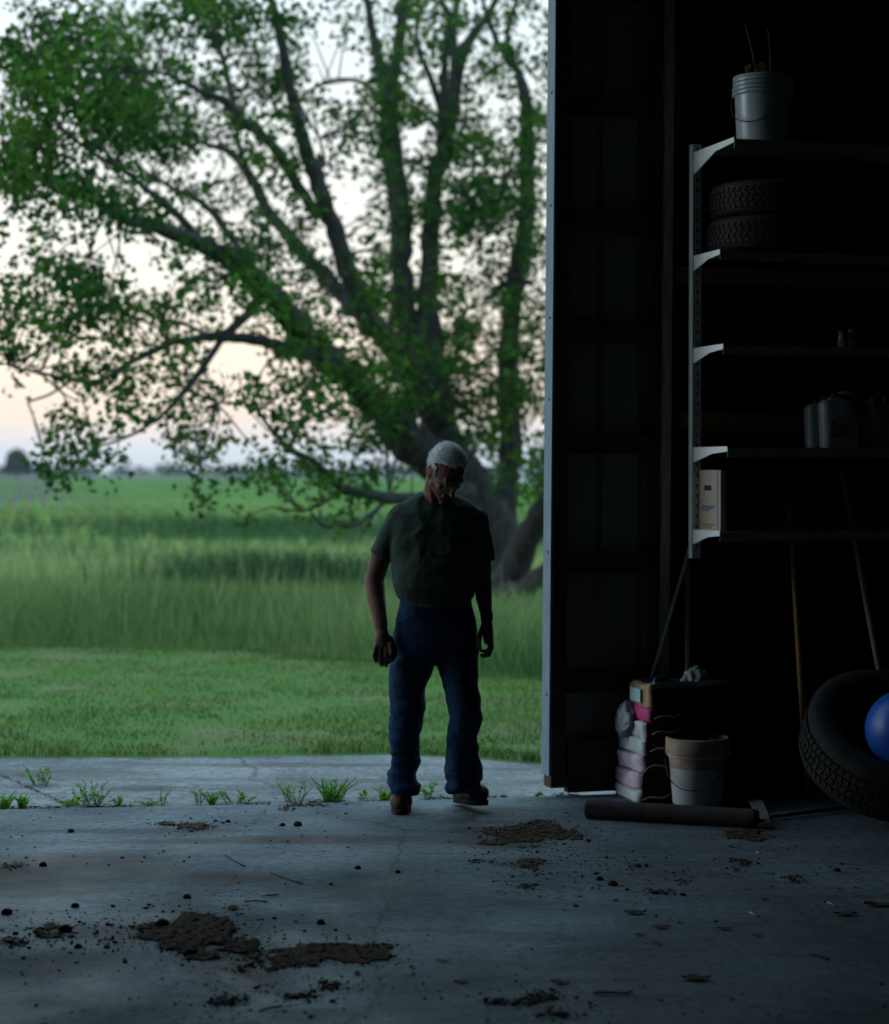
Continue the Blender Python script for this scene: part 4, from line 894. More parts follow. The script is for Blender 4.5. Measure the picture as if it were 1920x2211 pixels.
for poly, hgt, ncr in PATCH:
    P = [tuple(G(a, b).xy) for a, b in poly]; xs_ = [p[0] for p in P]; ys_ = [p[1] for p in P]
    st = .0065; pad = .05
    gx = np.arange(min(xs_) - pad, max(xs_) + pad, st); gy = np.arange(min(ys_) - pad, max(ys_) + pad, st * 1.6); XX, YY = np.meshgrid(gx, gy); x = XX.ravel(); y = YY.ravel(); z0_ = 0 * x
    jx = .16 * (fbm(np.c_[x * 9, y * 7, z0_], 5, 51) - .5) * 2; jy = .24 * (fbm(np.c_[x * 9 + 40, y * 7, z0_], 5, 52) - .5) * 2
    ins = inpoly(x + jx, y + jy, P).reshape(XX.shape)
    d = ins.astype(float)
    for _ in range(6):
        e = np.pad(d, 1); d = np.where(ins, (e[:-2, 1:-1] + e[2:, 1:-1] + e[1:-1, :-2] + e[1:-1, 2:] + d) / 5, 0)
    nz = fbm(np.c_[x * 42, y * 42, z0_], 4, 55).reshape(XX.shape); n2 = fbm(np.c_[x * 9, y * 9, z0_], 2, 56).reshape(XX.shape)
    hz = .45 * hgt * np.clip(d * 1.3 - .12, 0, 1) * (.30 + 2.0 * (nz - .34) * (.3 + n2)) 
    ok = ins & (hz > .0012) & (nz > .66 - .62 * d)
    idx = -np.ones(XX.shape, int); sel = np.argwhere(ok); o = len(V)
    for k, (a, b) in enumerate(sel): idx[a, b] = o + k; V.append((XX[a, b], YY[a, b], .0012 + hz[a, b]))
    for a, b in sel:
        if a + 1 < XX.shape[0] and b + 1 < XX.shape[1]:
            f = (idx[a, b], idx[a, b + 1], idx[a + 1, b + 1], idx[a + 1, b])
            if min(f) >= 0: Q.append(f)
    if len(sel) == 0: continue
    for _ in range(int(ncr * 1.4)):
        a, b = sel[random.randrange(len(sel))]; sp_ = .10 if random.random() < .25 else .02
        cx_, cy_ = XX[a, b] + random.gauss(0, sp_), YY[a, b] + random.gauss(0, sp_ * 1.3); r_ = min(.002 + random.expovariate(1 / .0024), .014)
        clodmesh(V, Q, (cx_, cy_, r_ * .4 + (hz[a, b] * .6 if sp_ < .05 else 0)), r_, 0)
# loose crumbs scattered over the concrete
for _ in range(1700):
    px = random.uniform(-60, 1980); py = 1745 + 500 * random.random() ** 1.25
    g = G(px, py)
    if vnoise(np.array([[g.x * .9, g.y * .9, 3.3]]), 61)[0] < .42: continue
    r_ = min(.0018 + random.expovariate(1 / .0024), .012); clodmesh(V, Q, (g.x, g.y, r_ * .4), r_, 0)
for _ in range(700):   # dense scatter by the main patches
    k = random.random(); px, py = (random.gauss(230, 150), random.gauss(2020, 22)) if k < .45 else ((random.gauss(1230, 110), random.gauss(1865, 45)) if k < .75 else (random.gauss(420, 120), random.gauss(1985, 40)))
    if py < 1760: continue
    g = G(px, py); r_ = min(.0025 + random.expovariate(1 / .003), .014); clodmesh(V, Q, (g.x, g.y, r_ * .4), r_, 0)
soil = npmesh('soil', V, Q, M['soil']); tag(soil, 'dark crumbled soil spread over the concrete floor', 'soil', kind='stuff')
# larger clods, one by one
CL = [((697, 598), .045, 'biggest dark soil clod on the main dirt patch'), ((323, 515), .026, 'lone reddish clod left of the main dirt patch'), ((805, 476), .026, 'clod just behind the main dirt patch'), ((30, 545), .034, 'flat clod at the left edge level with the dirt patch'), ((280, 620), .040, 'dark clod in the crumbs left of the main dirt patch'), ((335, 690), .022, 'small clod in front of the left crumbs'),
 ((820, 725), .040, 'clod at the near tip of the main dirt patch'), ((305, 193), .026, 'small clod on the sill left of the dirt smear'), ((185, 338), .028, 'clod on the brown smear at the left'), ((1280, 165), .034, 'dark clod near the sill left of the man'), ((1215, 165), .022, 'small clod beside the dark clod near the sill'), ((980, 150), .020, 'clod in the dirt strip on the sill'), ((1538, 350), .022, 'lone clod on bare concrete in front of the man'), ((1710, 368), .020, 'lone clod on bare concrete below the stepping boot'), ((1380, 587), .026, 'small brown clod right of the main dirt patch')]
for (zx, zy), r_, lab in CL:
    r_ *= .68; g = G(zx * .5022, 1700 + zy * .5022); o = lump('dirt_clod', (g.x, g.y, r_ * .22), (r_ * .62, r_ * .58, r_ * .45), M['soil'], lab, 'soil clod', random.randint(0, 99), 1.1, 2.6, 'larger soil clods on the floor'); o.rotation_euler = (0, 0, random.random() * 6)
CR = [((745, 372), .030, 'upright dark clod in the scatter beyond the right dirt patch'), ((695, 352), .024, 'ragged clod left of the upright clod on the right'), ((1595, 318), .022, 'clod on the dim floor toward the big tyre'), ((1010, 410), .018, 'small clod beside the leafy dirt spot')]
for (zx, zy), r_, lab in CR:
    r_ *= .7; g = G(900 + zx * .5692, 1700 + zy * .5692); o = lump('dirt_clod', (g.x, g.y, r_ * .22), (r_ * .62, r_ * .58, r_ * .45), M['soil'], lab, 'soil clod', random.randint(0, 99), 1.1, 2.6, 'larger soil clods on the floor')
# curled dry leaves and twigs
def dry_leaf(px, py, L_, yaw, lab):
    L_ *= .72
    g = G(px, py); mb = MB(); vs = []; n = 7
    for i in range(n):
        t = i / (n - 1); w_ = .36 * L_ * math.sin(math.pi * min(t * 1.05 + .03, 1)) ** .8 * (1 + .15 * random.uniform(-1, 1))
        for s in (-1, 0, 1): vs.append((L_ * (t - .5), s * w_ * .8, .003 + (.02 + .08 * random.random()) * L_ * abs(s) + .05 * L_ * (t - .5) ** 2 * 4))
    rt = Matrix.Rotation(yaw, 3, 'Z'); vs = [g + rt @ Vector(v) for v in vs]
    mb.add(vs, [(i * 3 + k, i * 3 + k + 1, i * 3 + k + 4, i * 3 + k + 3) for i in range(n - 1) for k in range(2)])
    return tag(mb.build('dry_leaf', M['leafdry'], smooth=True, origin=g), lab, 'leaf', 'curled dry leaves on the floor')
for zx, zy, l, yw_, lab in [(830, 480, .11, .1, 'curled dry leaf in the middle of the right floor'), (930, 536, .09, .0, 'flat dry leaf below the curled one on the right floor'), (850, 563, .06, .2, 'small dry leaf left of the flat one on the right floor'), (915, 596, .05, -.3, 'tiny dry leaf under the flat one on the right floor'), (545, 745, .085, -.2, 'crumpled leaf between the two near dirt spots'), (170, 742, .07, .2, 'dry leaf left of the crumpled leaf near the front'), (100, 663, .06, .1, 'dry leaf on the front floor left of centre'), (1060, 730, .13, .0, 'long dry leaf strip at the front right floor'), (1170, 540, .08, .1, 'thin dry leaf on the dim right floor'), (1290, 565, .05, .0, 'small dark leaf right of the thin leaf'), (1625, 485, .12, .0, 'broad dark leaf at the right, by the straws'), (1750, 450, .15, -.1, 'large brown leaf strip at the far right floor')]:
    dry_leaf(900 + zx * .5692, 1700 + zy * .5692, l, yw_, lab)
def twig(pts, r, m, lab, cat='twig', grp='twigs and straws on the floor', name='twig'):
    P = [G(a, b, r + .001 + .004 * (i % 2)) for i, (a, b) in enumerate(pts)]; mb = MB(); mb.tube(P, r, 6); return tag(mb.build(name, m, smooth=True, origin=P[0]), lab, cat, grp)
Bp = lambda l: [(900 + x * .5692, 1700 + y * .5692) for x, y in l]
Ap = lambda l: [(x * .5022, 1700 + y * .5022) for x, y in l]
twig(Bp([(670, 780), (730, 778), (800, 782), (815, 772)]), .004, M['twig'], 'thin forked twig on the front floor right of the leaf')
twig(Bp([(1490, 634), (1530, 640), (1568, 655)]), .003, M['twig'], 'short dark twig at the lower right floor')
twig(Bp([(1262, 474), (1280, 482), (1303, 490)]), .0022, M['straw'], 'pale straw lying on the right floor', 'straw', name='straw')
twig(Bp([(1558, 436), (1578, 444), (1598, 452)]), .0020, M['straw'], 'pale straw beside the broad dark leaf', 'straw', name='straw')
twig(Bp([(1288, 246), (1298, 248), (1306, 252)]), .0020, M['straw'], 'short pale straw in front of the pipe end', 'straw', name='straw')
twig(Bp([(1692, 433), (1700, 436), (1706, 440)]), .0022, M['straw'], 'pale straw bit at the tip of the large leaf strip', 'straw', name='straw')
twig(Ap([(1115, 962), (1160, 948), (1212, 940)]), .0035, M['twig'], 'dark twig on the front floor below the dirt spots')
twig(Ap([(1120, 460), (1160, 464), (1195, 458)]), .004, M['straw'], 'pale splinter lying right of the brown smear', 'straw', name='straw')
twig(Ap([(1050, 490), (1100, 488), (1150, 492)]), .0028, M['twig'], 'thin twig below the pale splinter')
twig(Ap([(970, 290), (1010, 318), (1055, 340)]), .0022, M['twig'], 'fine dark twig slanting across pale concrete, upper of two')
twig(Ap([(1165, 368), (1230, 392), (1300, 415)]), .0022, M['twig'], 'fine dark twig slanting across pale concrete, lower of two')
# weeds along the slab joint
def weed(px, py, wpx, hpx, n, kind, lab):
    g = G(px, py, -.03); k = g.y / F; hh = hpx * k; ww = wpx * k; e = empty('weed', g, lab, 'weed', 'weeds in the slab joint')
    mbs = MB(); mbl = MB()
    for i in range(n):
        t = (i + .5) / n - .5; b = g + Vector((t * ww * .6, random.gauss(0, .03), 0)); h_ = hh * random.uniform(.55, 1.05); tip = b + Vector((t * ww * .5 + random.gauss(0, .03), random.gauss(0, .05), h_))
        mid = (b + tip) / 2 + Vector((random.gauss(0, .01), random.gauss(0, .01), .01)); mbs.tube([b, mid, tip], [.0025, .002, .0012], 5)
        m_ = 12 if kind == 'bushy' else 6
        for j in range(m_ * 2):
            u = .12 + .9 * random.random(); p = b.lerp(mid, u * 2) if u < .5 else mid.lerp(tip, min(u * 2 - 1, 1)); a = random.random() * 6.28
            l_ = random.uniform(.011, .028) * (1.3 if kind == 'broad' else 1); d = Vector((math.cos(a), math.sin(a) * .8, random.uniform(-.1, .6))).normalized(); s = d.cross(Vector((0, 0, 1))).normalized() * l_ * (.42 if kind == 'broad' else .30)
            mbl.add([p, p + d * l_ * .5 + s, p + d * l_, p + d * l_ * .5 - s], [(0, 1, 2, 3)])
    if kind == 'blade':
        for i in range(n * 3):
            b = g + Vector((random.gauss(0, ww * .12), random.gauss(0, .02), 0)); tip = b + Vector((random.gauss(0, ww * .35), random.gauss(0, .05), hh * random.uniform(.5, 1.05))); s = Vector((.005, .002, 0)); m_ = b.lerp(tip, .5) + Vector((0, 0, hh * .12))
            mbl.add([b - s, b + s, m_ + s, m_ - s], [(0, 1, 2, 3)]); mbl.add([m_ - s, m_ + s, tip + s * .2, tip - s * .2], [(0, 1, 2, 3)])
    mbs.build('stem', M['weed'], e); mbl.build('leaves', M['weed'], e)
Wd = [(85, 1695, 68, 44, 8, 'bushy', 'weed tuft growing in the diagonal joint at the far left'), (10, 1743, 40, 30, 6, 'blade', 'low weed cut by the left edge'), (48, 1743, 26, 24, 5, 'blade', 'small bright weed near the left edge'), (198, 1740, 66, 52, 12, 'bushy', 'roundest bushy weed on the left of the slab joint'), (155, 1739, 40, 16, 5, 'blade', 'flat grass sprig left of the roundest weed'), (258, 1738, 14, 22, 2, 'blade', 'tiny sprig right of the roundest weed'), (322, 1738, 46, 10, 5, 'blade', 'low flat grass patch in the middle of the joint'), (353, 1738, 14, 44, 2, 'bushy', 'single thin tall weed stem in the joint'),
 (430, 1736, 30, 36, 4, 'bushy', 'loose thin weed left of the grassy clump'), (458, 1737, 24, 26, 4, 'blade', 'upright broad grass sprig beside the loose weed'), (515, 1735, 86, 26, 8, 'bushy', 'long low weed clump on the joint'), (635, 1731, 62, 46, 9, 'bushy', 'leafy weed left of the spiky one'), (718, 1730, 70, 50, 9, 'blade', 'spiky weed nearest the man on his left'), (785, 1722, 16, 14, 2, 'bushy', 'tiny sprig between the spiky weed and the boot'), (832, 1728, 40, 32, 4, 'blade', 'bright dock-like leaves beside the left boot'), (925, 1724, 34, 36, 5, 'broad', 'broad-leaved weed between the two boots'), (1158, 1722, 26, 12, 3, 'bushy', 'faint sprig by the foot of the door trim'), (-25, 1660, 60, 60, 9, 'blade', 'grass clump at the apron corner by the left edge')]
for a in Wd: weed(*a)
# dirt lip in the joint and a strip of rubbish under the wall
V = []; Q = []
for _ in range(1500):
    px = random.uniform(-100, 1250); e0 = np.interp(px, [0, 600, 1168, 1500], [1748, 1736, 1720, 1708])
    if vnoise(np.array([[px * .02, 0, 0]]), 71)[0] < .4: continue
    g = G(px, e0 - random.expovariate(1 / 2.2), -.028); r_ = random.uniform(.004, .012); clodmesh(V, Q, (g.x, g.y + .01, -.02), r_, 0)
    for q_ in range(8): V[-8 + q_] = (V[-8 + q_][0], V[-8 + q_][1], min(-.004, V[-8 + q_][2] - .028))
for _ in range(260):
    t = random.random(); g = G(-20 + 150 * t + random.gauss(0, 3), 1664 + 66 * t + random.gauss(0, 1.2), -.03); clodmesh(V, Q, (g.x, g.y, -.028), random.uniform(.003, .009), 0)
    for q_ in range(8): V[-8 + q_] = (V[-8 + q_][0], V[-8 + q_][1], V[-8 + q_][2] - .03 if V[-8 + q_][2] > 0 else V[-8 + q_][2])
tag(npmesh('joint_dirt', V, Q, M['soil']), 'dirt packed in the joint between floor and apron', 'dirt', kind='stuff')

# ------------------------------------------------------------------ the man
PD = 9.5
def pm(px, py, dy=0.0): return W(px, py, PD + dy)
def capsule(mb, p1, r1, p2, r2, seg=16, flat2=False, flat1=False):
    """tapered capsule; r = radius or (lateral, depth)"""
    p1, p2 = Vector(p1), Vector(p2); d = (p2 - p1).normalized()
    r1 = r1 if isinstance(r1, tuple) else (r1, r1); r2 = r2 if isinstance(r2, tuple) else (r2, r2)
    x = Vector((1, 0, 0)); e1 = (x - d * x.dot(d))
    if e1.length < .2: e1 = Vector((0, 0, 1)) - d * d.z
    e1.normalize(); e2 = d.cross(e1)
    rings = []
    for k in range(5):
        if flat1: break
        a = math.pi / 2 * (1 - k / 5); rings.append((p1 - d * math.sin(a) * (r1[0] + r1[1]) / 2, math.cos(a) * r1[0], math.cos(a) * r1[1]))
    rings.append((p1, *r1)); rings.append(((p1 + p2) / 2, (r1[0] + r2[0]) / 2, (r1[1] + r2[1]) / 2)); rings.append((p2, *r2))
    for k in range(1, 6):
        if flat2: break
        a = math.pi / 2 * k / 5; rings.append((p2 + d * math.sin(a) * (r2[0] + r2[1]) / 2, max(math.cos(a), .02) * r2[0], max(math.cos(a), .02) * r2[1]))
    vs = []; fs = []
    for c, a, b in rings:
        for k in range(seg):
            t = 2 * math.pi * k / seg; vs.append(c + e1 * math.cos(t) * max(a, .0005) + e2 * math.sin(t) * max(b, .0005))
    for i in range(len(rings) - 1):
        for k in range(seg): fs.append((i * seg + k, i * seg + (k + 1) % seg, (i + 1) * seg + (k + 1) % seg, (i + 1) * seg + k))
    fs += [tuple(range(seg))[::-1], tuple((len(rings) - 1) * seg + k for k in range(seg))]
    mb.add(vs, fs)
def ellip(mb, c, r, ax=None, seg=20, rg=12):
    c = Vector(c); ax = ax or (Vector((1, 0, 0)), Vector((0, 1, 0)), Vector((0, 0, 1))); vs = []; fs = []
    for i in range(rg + 1):
        ph = -math.pi / 2 + math.pi * i / rg; cp = max(math.cos(ph), .01)
        for k in range(seg):
            t = 2 * math.pi * k / seg
            vs.append(c + ax[0] * r[0] * cp * math.cos(t) + ax[1] * r[1] * cp * math.sin(t) + ax[2] * r[2] * math.sin(ph))
    for i in range(rg):
        for k in range(seg): fs.append((i * seg + k, i * seg + (k + 1) % seg, (i + 1) * seg + (k + 1) % seg, (i + 1) * seg + k))
    fs += [tuple(range(seg))[::-1], tuple(rg * seg + k for k in range(seg))]
    mb.add(vs, fs)
def loft(mb, rows, seg=40, p=2.4):
    """rows: (cx px, y px, half width px, half depth m, depth offset m) -> closed superellipse loft"""
    vs = []; fs = []
    for cx, y, hw, hd, dy in rows:
        c = pm(cx, y, dy); w_ = hw / F * (PD + dy)
        for k in range(seg):
            t = 2 * math.pi * k / seg; a, b = math.cos(t), math.sin(t); q = (abs(a) ** p + abs(b) ** p) ** (-1 / p)
            vs.append(c + Vector((w_ * a * q, hd * b * q, 0)))
    n = len(rows)
    for i in range(n - 1):
        for k in range(seg): fs.append((i * seg + k, i * seg + (k + 1) % seg, (i + 1) * seg + (k + 1) % seg, (i + 1) * seg + k))
    fs += [tuple(range(seg))[::-1], tuple((n - 1) * seg + k for k in range(seg))]
    mb.add(vs, fs)
def fuse(name, mb, vox, m, parent, sm=4, disp=None, origin=None):
    me = bpy.data.meshes.new(name); me.from_pydata([tuple(v) for v in mb.v], [], mb.f); me.update()
    bm = bmesh.new(); bm.from_mesh(me)
    bmesh.ops.recalc_face_normals(bm, faces=bm.faces); bm.to_mesh(me); bm.free()
    o = bpy.data.objects.new(name + '_tmp', me); col.objects.link(o)
    r = o.modifiers.new('r', 'REMESH'); r.mode = 'VOXEL'; r.voxel_size = vox
    if sm: s_ = o.modifiers.new('s', 'SMOOTH'); s_.iterations = sm; s_.factor = .5
    dg = bpy.context.evaluated_depsgraph_get(); dg.update(); ev = o.evaluated_get(dg); m2 = bpy.data.meshes.new_from_object(ev)
    m2.name = name; bpy.data.objects.remove(o); m2.materials.clear(); m2.materials.append(m)
    n = len(m2.vertices); co = np.empty(n * 3); m2.vertices.foreach_get('co', co); co = co.reshape(-1, 3)
    if disp is not None:
        no = np.array([v.normal[:] for v in m2.vertices]); co = co + no * disp(co)[:, None]
    o0 = np.array(parent.location) if parent is not None else np.zeros(3)
    co = co - o0
    m2.vertices.foreach_set('co', co.ravel()); m2.update(); m2.polygons.foreach_set('use_smooth', [True] * len(m2.polygons))
    ob = bpy.data.objects.new(name, m2); col.objects.link(ob)
    if parent is not None: ob.parent = parent
    return ob
M['skin'] = mat('skin', (.17, .088, .068), .6, (.13, .068, .053), 25, bump=.12, bscale=120)
M['hair'] = mat('grey_hair', (.86, .87, .88), .6, (.66, .67, .69), 60, bump=.4, bscale=160)
M['shirt'] = mat('green_tshirt', (.042, .066, .052), .95, (.032, .052, .042), 9, bump=.15, bscale=220)
M['jeans'] = mat('blue_denim', (.012, .043, .10), .9, (.006, .022, .056), 5, bump=.12, bscale=200, lo=.3, hi=.7)
M['boot'] = mat('brown_boot', (.12, .070, .048), .6, (.07, .042, .032), 18, bump=.3, bscale=60)
M['sole'] = mat('boot_sole', (.035, .027, .023), .8)
M['lace'] = mat('boot_lace', (.22, .17, .12), .9)
person = empty('person', pm(945, 1760), 'man in dark green t-shirt, blue jeans and brown boots stepping in with his head bowed', 'person')

# ---- head frame
HC = pm(967, 1009, -.10); yw, pt = R(34), R(46)
hf = Vector((math.sin(yw) * math.cos(pt), -math.cos(yw) * math.cos(pt), -math.sin(pt)))
hu = Vector((math.sin(yw) * math.sin(pt), -math.cos(yw) * math.sin(pt), math.cos(pt)))
hr = Vector((math.cos(yw), math.sin(yw), 0))
def H(r, f, u): return HC + hr * r + hf * f + hu * u
AX = (hr, hf, hu)
mb = MB()
ellip(mb, H(0, -.005, .004), (.076, .097, .088), AX)
ellip(mb, H(0, .040, -.045), (.062, .058, .082), AX)
capsule(mb, H(-.040, .02, -.085), .026, H(-.012, .074, -.118), .020); capsule(mb, H(.040, .02, -.085), .026, H(.012, .074, -.118), .020)
ellip(mb, H(0, .082, -.118), (.022, .018, .020), AX)
capsule(mb, H(0, .092, -.022), .010, H(0, .118, -.062), .0135); capsule(mb, H(-.014, .100, -.064), .009, H(.014, .100, -.064), .009)
capsule(mb, H(-.042, .080, -.006), .012, H(-.008, .094, -.008), .012); capsule(mb, H(.042, .080, -.006), .012, H(.008, .094, -.008), .012)
for s in (-1, 1):
    ellip(mb, H(s * .044, .066, -.055), (.018, .018, .016), AX); ellip(mb, H(s * .031, .084, -.026), (.013, .010, .0085), AX)
    ellip(mb, H(s * .079, -.008, -.030), (.008, .022, .033), AX); capsule(mb, H(s * .083, -.018, -.006), .006, H(s * .085, -.028, -.04), .006); capsule(mb, H(s * .085, -.028, -.04), .006, H(s * .078, -.012, -.062), .007)
capsule(mb, H(-.022, .092, -.088), .0055, H(.022, .092, -.088), .0055); capsule(mb, H(-.018, .090, -.099), .006, H(.018, .090, -.099), .006)
# neck and torso core (under the shirt), continuous with the arms
capsule(mb, H(-.002, -.02, -.075), (.060, .062), pm(941, 1090, .06), (.068, .066))
capsule(mb, H(-.05, -.02, -.07), .018, pm(935, 1085, -.02), .016); capsule(mb, H(.03, .0, -.10), .016, pm(955, 1085, -.04), .016)
capsule(mb, pm(938, 1084, .065), (.06, .045), pm(892, 1104, .065), .032); capsule(mb, pm(950, 1084, .065), (.06, .045), pm(998, 1106, .065), .03)
loft(mb, [(944, 1088, 36, .05, .06), (944, 1108, 66, .075, .05), (944, 1135, 82, .09, .04), (941, 1200, 82, .11, .03), (939, 1260, 76, .12, .02), (941, 1320, 70, .10, .03), (941, 1400, 74, .10, .03), (941, 1418, 50, .07, .03)])
for a, b in (((893, 1420), (880, 1560)), ((988, 1420), (1004, 1550))): capsule(mb, pm(*a, .02), .062, pm(*b, -.03), .036)
capsule(mb, pm(880, 1560), .036, pm(872, 1695, .02), .03); capsule(mb, pm(1004, 1550, -.07), .036, pm(1001, 1690, -.08), .035)
# arms
capsule(mb, pm(866, 1118, .04), .055, pm(826, 1190, .05), .052); capsule(mb, pm(826, 1190, .05), .051, pm(809, 1252, .06), .044)
ellip(mb, pm(800, 1250, .075), (.030, .034, .036))
capsule(mb, pm(809, 1252, .06), .046, pm(813, 1292, .03), .043); capsule(mb, pm(813, 1292, .03), .043, pm(823, 1352, -.05), (.032, .027)); capsule(mb, pm(823, 1352, -.05), (.028, .024), pm(826, 1372, -.07), (.029, .023))
capsule(mb, pm(1028, 1128, .04), .054, pm(1040, 1200, .05), .044); capsule(mb, pm(1040, 1200, .05), .046, pm(1042, 1252, .05), .042)
capsule(mb, pm(1042, 1252, .05), .043, pm(1045, 1290, .02), .039); capsule(mb, pm(1045, 1290, .02), .039, pm(1051, 1335, -.03), (.025, .028)); 
# hands. left of picture: back of the hand to camera, fingers curled
def fing(pts, rs):
    for i in range(len(pts) - 1): capsule(mb, pts[i], rs[i], pts[i + 1], rs[i + 1], 10)
capsule(mb, pm(826, 1372, -.07), (.032, .020), pm(826, 1398, -.085), (.043, .019))
for k, (bx, kx, tx, l) in enumerate([(812, 808, 813, 30), (822, 821, 824, 37), (833, 834, 834, 40), (843, 846, 842, 36)]):
    y0 = 1400 + (2, 4, 3, -2)[k]
    fing([pm(bx, y0 - 6, -.092), pm(kx, y0 + l * .38, -.112), pm((kx + tx) / 2, y0 + l * .75, -.095), pm(tx, y0 + l * .86, -.068)], [.0125, .0118, .0108, .0095])
fing([pm(842, 1378, -.06), pm(853, 1396, -.075), pm(854, 1413, -.09), pm(849, 1424, -.098)], [.014, .0125, .011, .009])
# right of picture: seen edge-on, thumb in front, gap to the fingers
capsule(mb, pm(1051, 1335, -.03), (.025, .026), pm(1052, 1358, -.04), (.028, .032)); capsule(mb, pm(1052, 1358, -.04), (.028, .032), pm(1055, 1380, -.05), (.024, .038))
for k, (mx_, ty, dd) in enumerate([(1060, 1400, -.090), (1063, 1405, -.066), (1063, 1403, -.044), (1060, 1396, -.024)]):
    fing([pm(1058, 1376, dd), pm(mx_, ty - 8 + k, dd - .006), pm(mx_ - 7, ty + 10, dd - .010), pm(mx_ - 21, ty + 15 - k * 2, dd - .014)], [.0105, .0098, .0088, .0078])
fing([pm(1044, 1352, -.075), pm(1036, 1372, -.10), pm(1035, 1390, -.112), pm(1037, 1402, -.115)], [.014, .0115, .0105, .0085])
fuse('body', mb, .0042, M['skin'], person, 3)
# hair: cap over the back and sides, thin on top, plus short bristles
mb = MB(); ellip(mb, H(0, -.012, .010), (.0825, .098, .090), AX, 96, 64)
A = []; keepf = []
hv = [Vector(v) for v in mb.v]
def hl(v): q = v - HC; return q.dot(hr), q.dot(hf), q.dot(hu)
def in_hair(v):
    r_, f_, u_ = hl(v)
    front = .070 - .022 * math.cos(r_ * 60) if u_ > .03 else .030
    if u_ > .02: return f_ < .064 - .30 * max(0, .06 - u_) - 6 * max(0, abs(r_) - .03) ** 1.6 + .010 * (random.random() - .5)
    if abs(r_) > .055: return f_ < .020 + .006 * random.random() and u_ > -.050 - (.03 if f_ < -.03 else 0)
    return f_ < -.01 and u_ > -.085
nv = [v + (v - HC).normalized() * (.004 * (random.random() - .3)) for v in hv]
m3 = MB(); m3.v = [tuple(v) for v in nv]; m3.f = [list(f) for f in mb.f if all(in_hair(hv[i]) for i in f)]; m3.mi = [0] * len(m3.f)
BASEF = list(m3.f)
for _ in range(9000):
    f = random.choice(BASEF); 
    if len(f) != 4: continue
    a, b = random.random(), random.random(); p = (nv[f[0]] * (1 - a) + nv[f[1]] * a) * (1 - b) + (nv[f[3]] * (1 - a) + nv[f[2]] * a) * b
    d = ((p - HC).normalized() * .6 + hf * .35 - hu * (.15 if hl(p)[2] < .05 else -.1) + Vector((random.gauss(0, .22), random.gauss(0, .22), random.gauss(0, .22)))).normalized()
    s = d.cross(Vector((random.random(), random.random(), random.random()))).normalized() * .0011; l = random.uniform(.008, .017) * (1.5 if hl(p)[2] > .07 and hl(p)[0] < 0 else 1)
    m3.add([p - s, p + s, p + d * l + s * .3], [(0, 1, 2)])
m3.build('hair', M['hair'], person, smooth=True)
# eyebrows are part of hair colouring on the face: small tufts
mb = MB()
for s in (-1, 1):
    for k in range(60):
        t = random.random(); p = H(s * (.012 + .034 * t), .103 - .018 * t, -.003 + .004 * random.random()); d = hf * .4 + hr * s * .8 + hu * .2
        q = hu.cross(d).normalized() * .001; mb.add([p - q, p + q, p + d.normalized() * .010], [(0, 1, 2)])
mb.build('eyebrows', M['hair'], person)
# spectacles
gl = MB(); ln_ = MB()
for s in (-1, 1):
    c = H(s * .033, .116, -.030); pts = []
    for k in range(25):
        t = 2 * math.pi * k / 24; a, b = math.cos(t), math.sin(t); q = (abs(a) ** 3 + abs(b) ** 3) ** (-1 / 3)
        pts.append(c + hr * a * q * .025 + hu * b * q * .018 - hf * abs(s * .033 + a * q * .025) * .12)
    gl.tube(pts, .0013, 6, caps=False); ln_.add(pts[:-1], [tuple(range(24))])
    gl.tube([c + hr * s * .026 + hu * .006 - hf * .008, H(s * .078, .08, -.022), H(s * .082, .0, -.018), H(s * .083, -.02, -.026), H(s * .082, -.032, -.045)], .0015, 6)
gl.tube([H(-.009, .114, -.026), H(0, .118, -.023), H(.009, .114, -.026)], .0013, 6)
g_ = gl.build('glasses', mat('wire_frame', (.16, .17, .18), .35, metal=.5), person, smooth=True)
lo_ = ln_.build('lens', M['lens'], g_); lo_.location = -Vector(person.location) - Vector(g_.location)
# ---- shirt
def folds(sc_, amp, seed, st=(1, 1, 1)):
    def f(co):
        p = co * np.array(st) * sc_; q = p + 1.2 * np.c_[fbm(p * .6, 2, seed + 5), fbm(p * .6 + 9, 2, seed + 6), fbm(p * .6 + 17, 2, seed + 7)]
        r_ = fbm(q, 3, seed); return amp * (1 - np.abs(r_ - .5) * 4)
    return f
mb = MB()
loft(mb, [(942, 1064, 38, .060, .065), (943, 1072, 54, .070, .06), (945, 1083, 74, .082, .06), (945, 1096, 90, .094, .055), (943, 1112, 100, .105, .05), (943, 1135, 102, .115, .04), (942, 1175, 100, .125, .02), (939, 1215, 93, .132, .0), (937, 1245, 90, .138, -.01), (938, 1268, 88, .143, -.02), (940, 1286, 82, .143, -.015), (943, 1302, 68, .139, -.01), (944, 1309, 52, .140, -.015)])
capsule(mb, pm(872, 1112, .045), .062, pm(866, 1122, .045), .066); capsule(mb, pm(868, 1118, .045), .068, pm(825.5, 1202, .05), (.060, .066), flat2=True)
capsule(mb, pm(1022, 1120, .045), .060, pm(1026, 1128, .045), .064); capsule(mb, pm(1025, 1124, .045), .066, pm(1045, 1213, .05), (.056, .062), flat2=True)
shf = folds(6, .006, 40, (1, 1, .8)); shf2 = folds(15, .0045, 60, (1, .8, .9))
shirt = fuse('shirt', mb, .007, M['shirt'], person, 5, lambda c: shf(c) - .004 + shf2(c))
# neck opening: ribbed collar ring
mb = MB(); pts = []
for k in range(33):
    t = 2 * math.pi * k / 32; a, b = math.cos(t), math.sin(t)
    q = pm(943 + 46 * a, 1068 + (2 if b > 0 else 17 * -b), .05) ; q.y += .072 * b; pts.append(q)
mb.tube(pts, .0065, 8, caps=False); 
cl = mb.build('collar', M['shirt'], shirt, smooth=True); cl.location = -Vector(person.location)
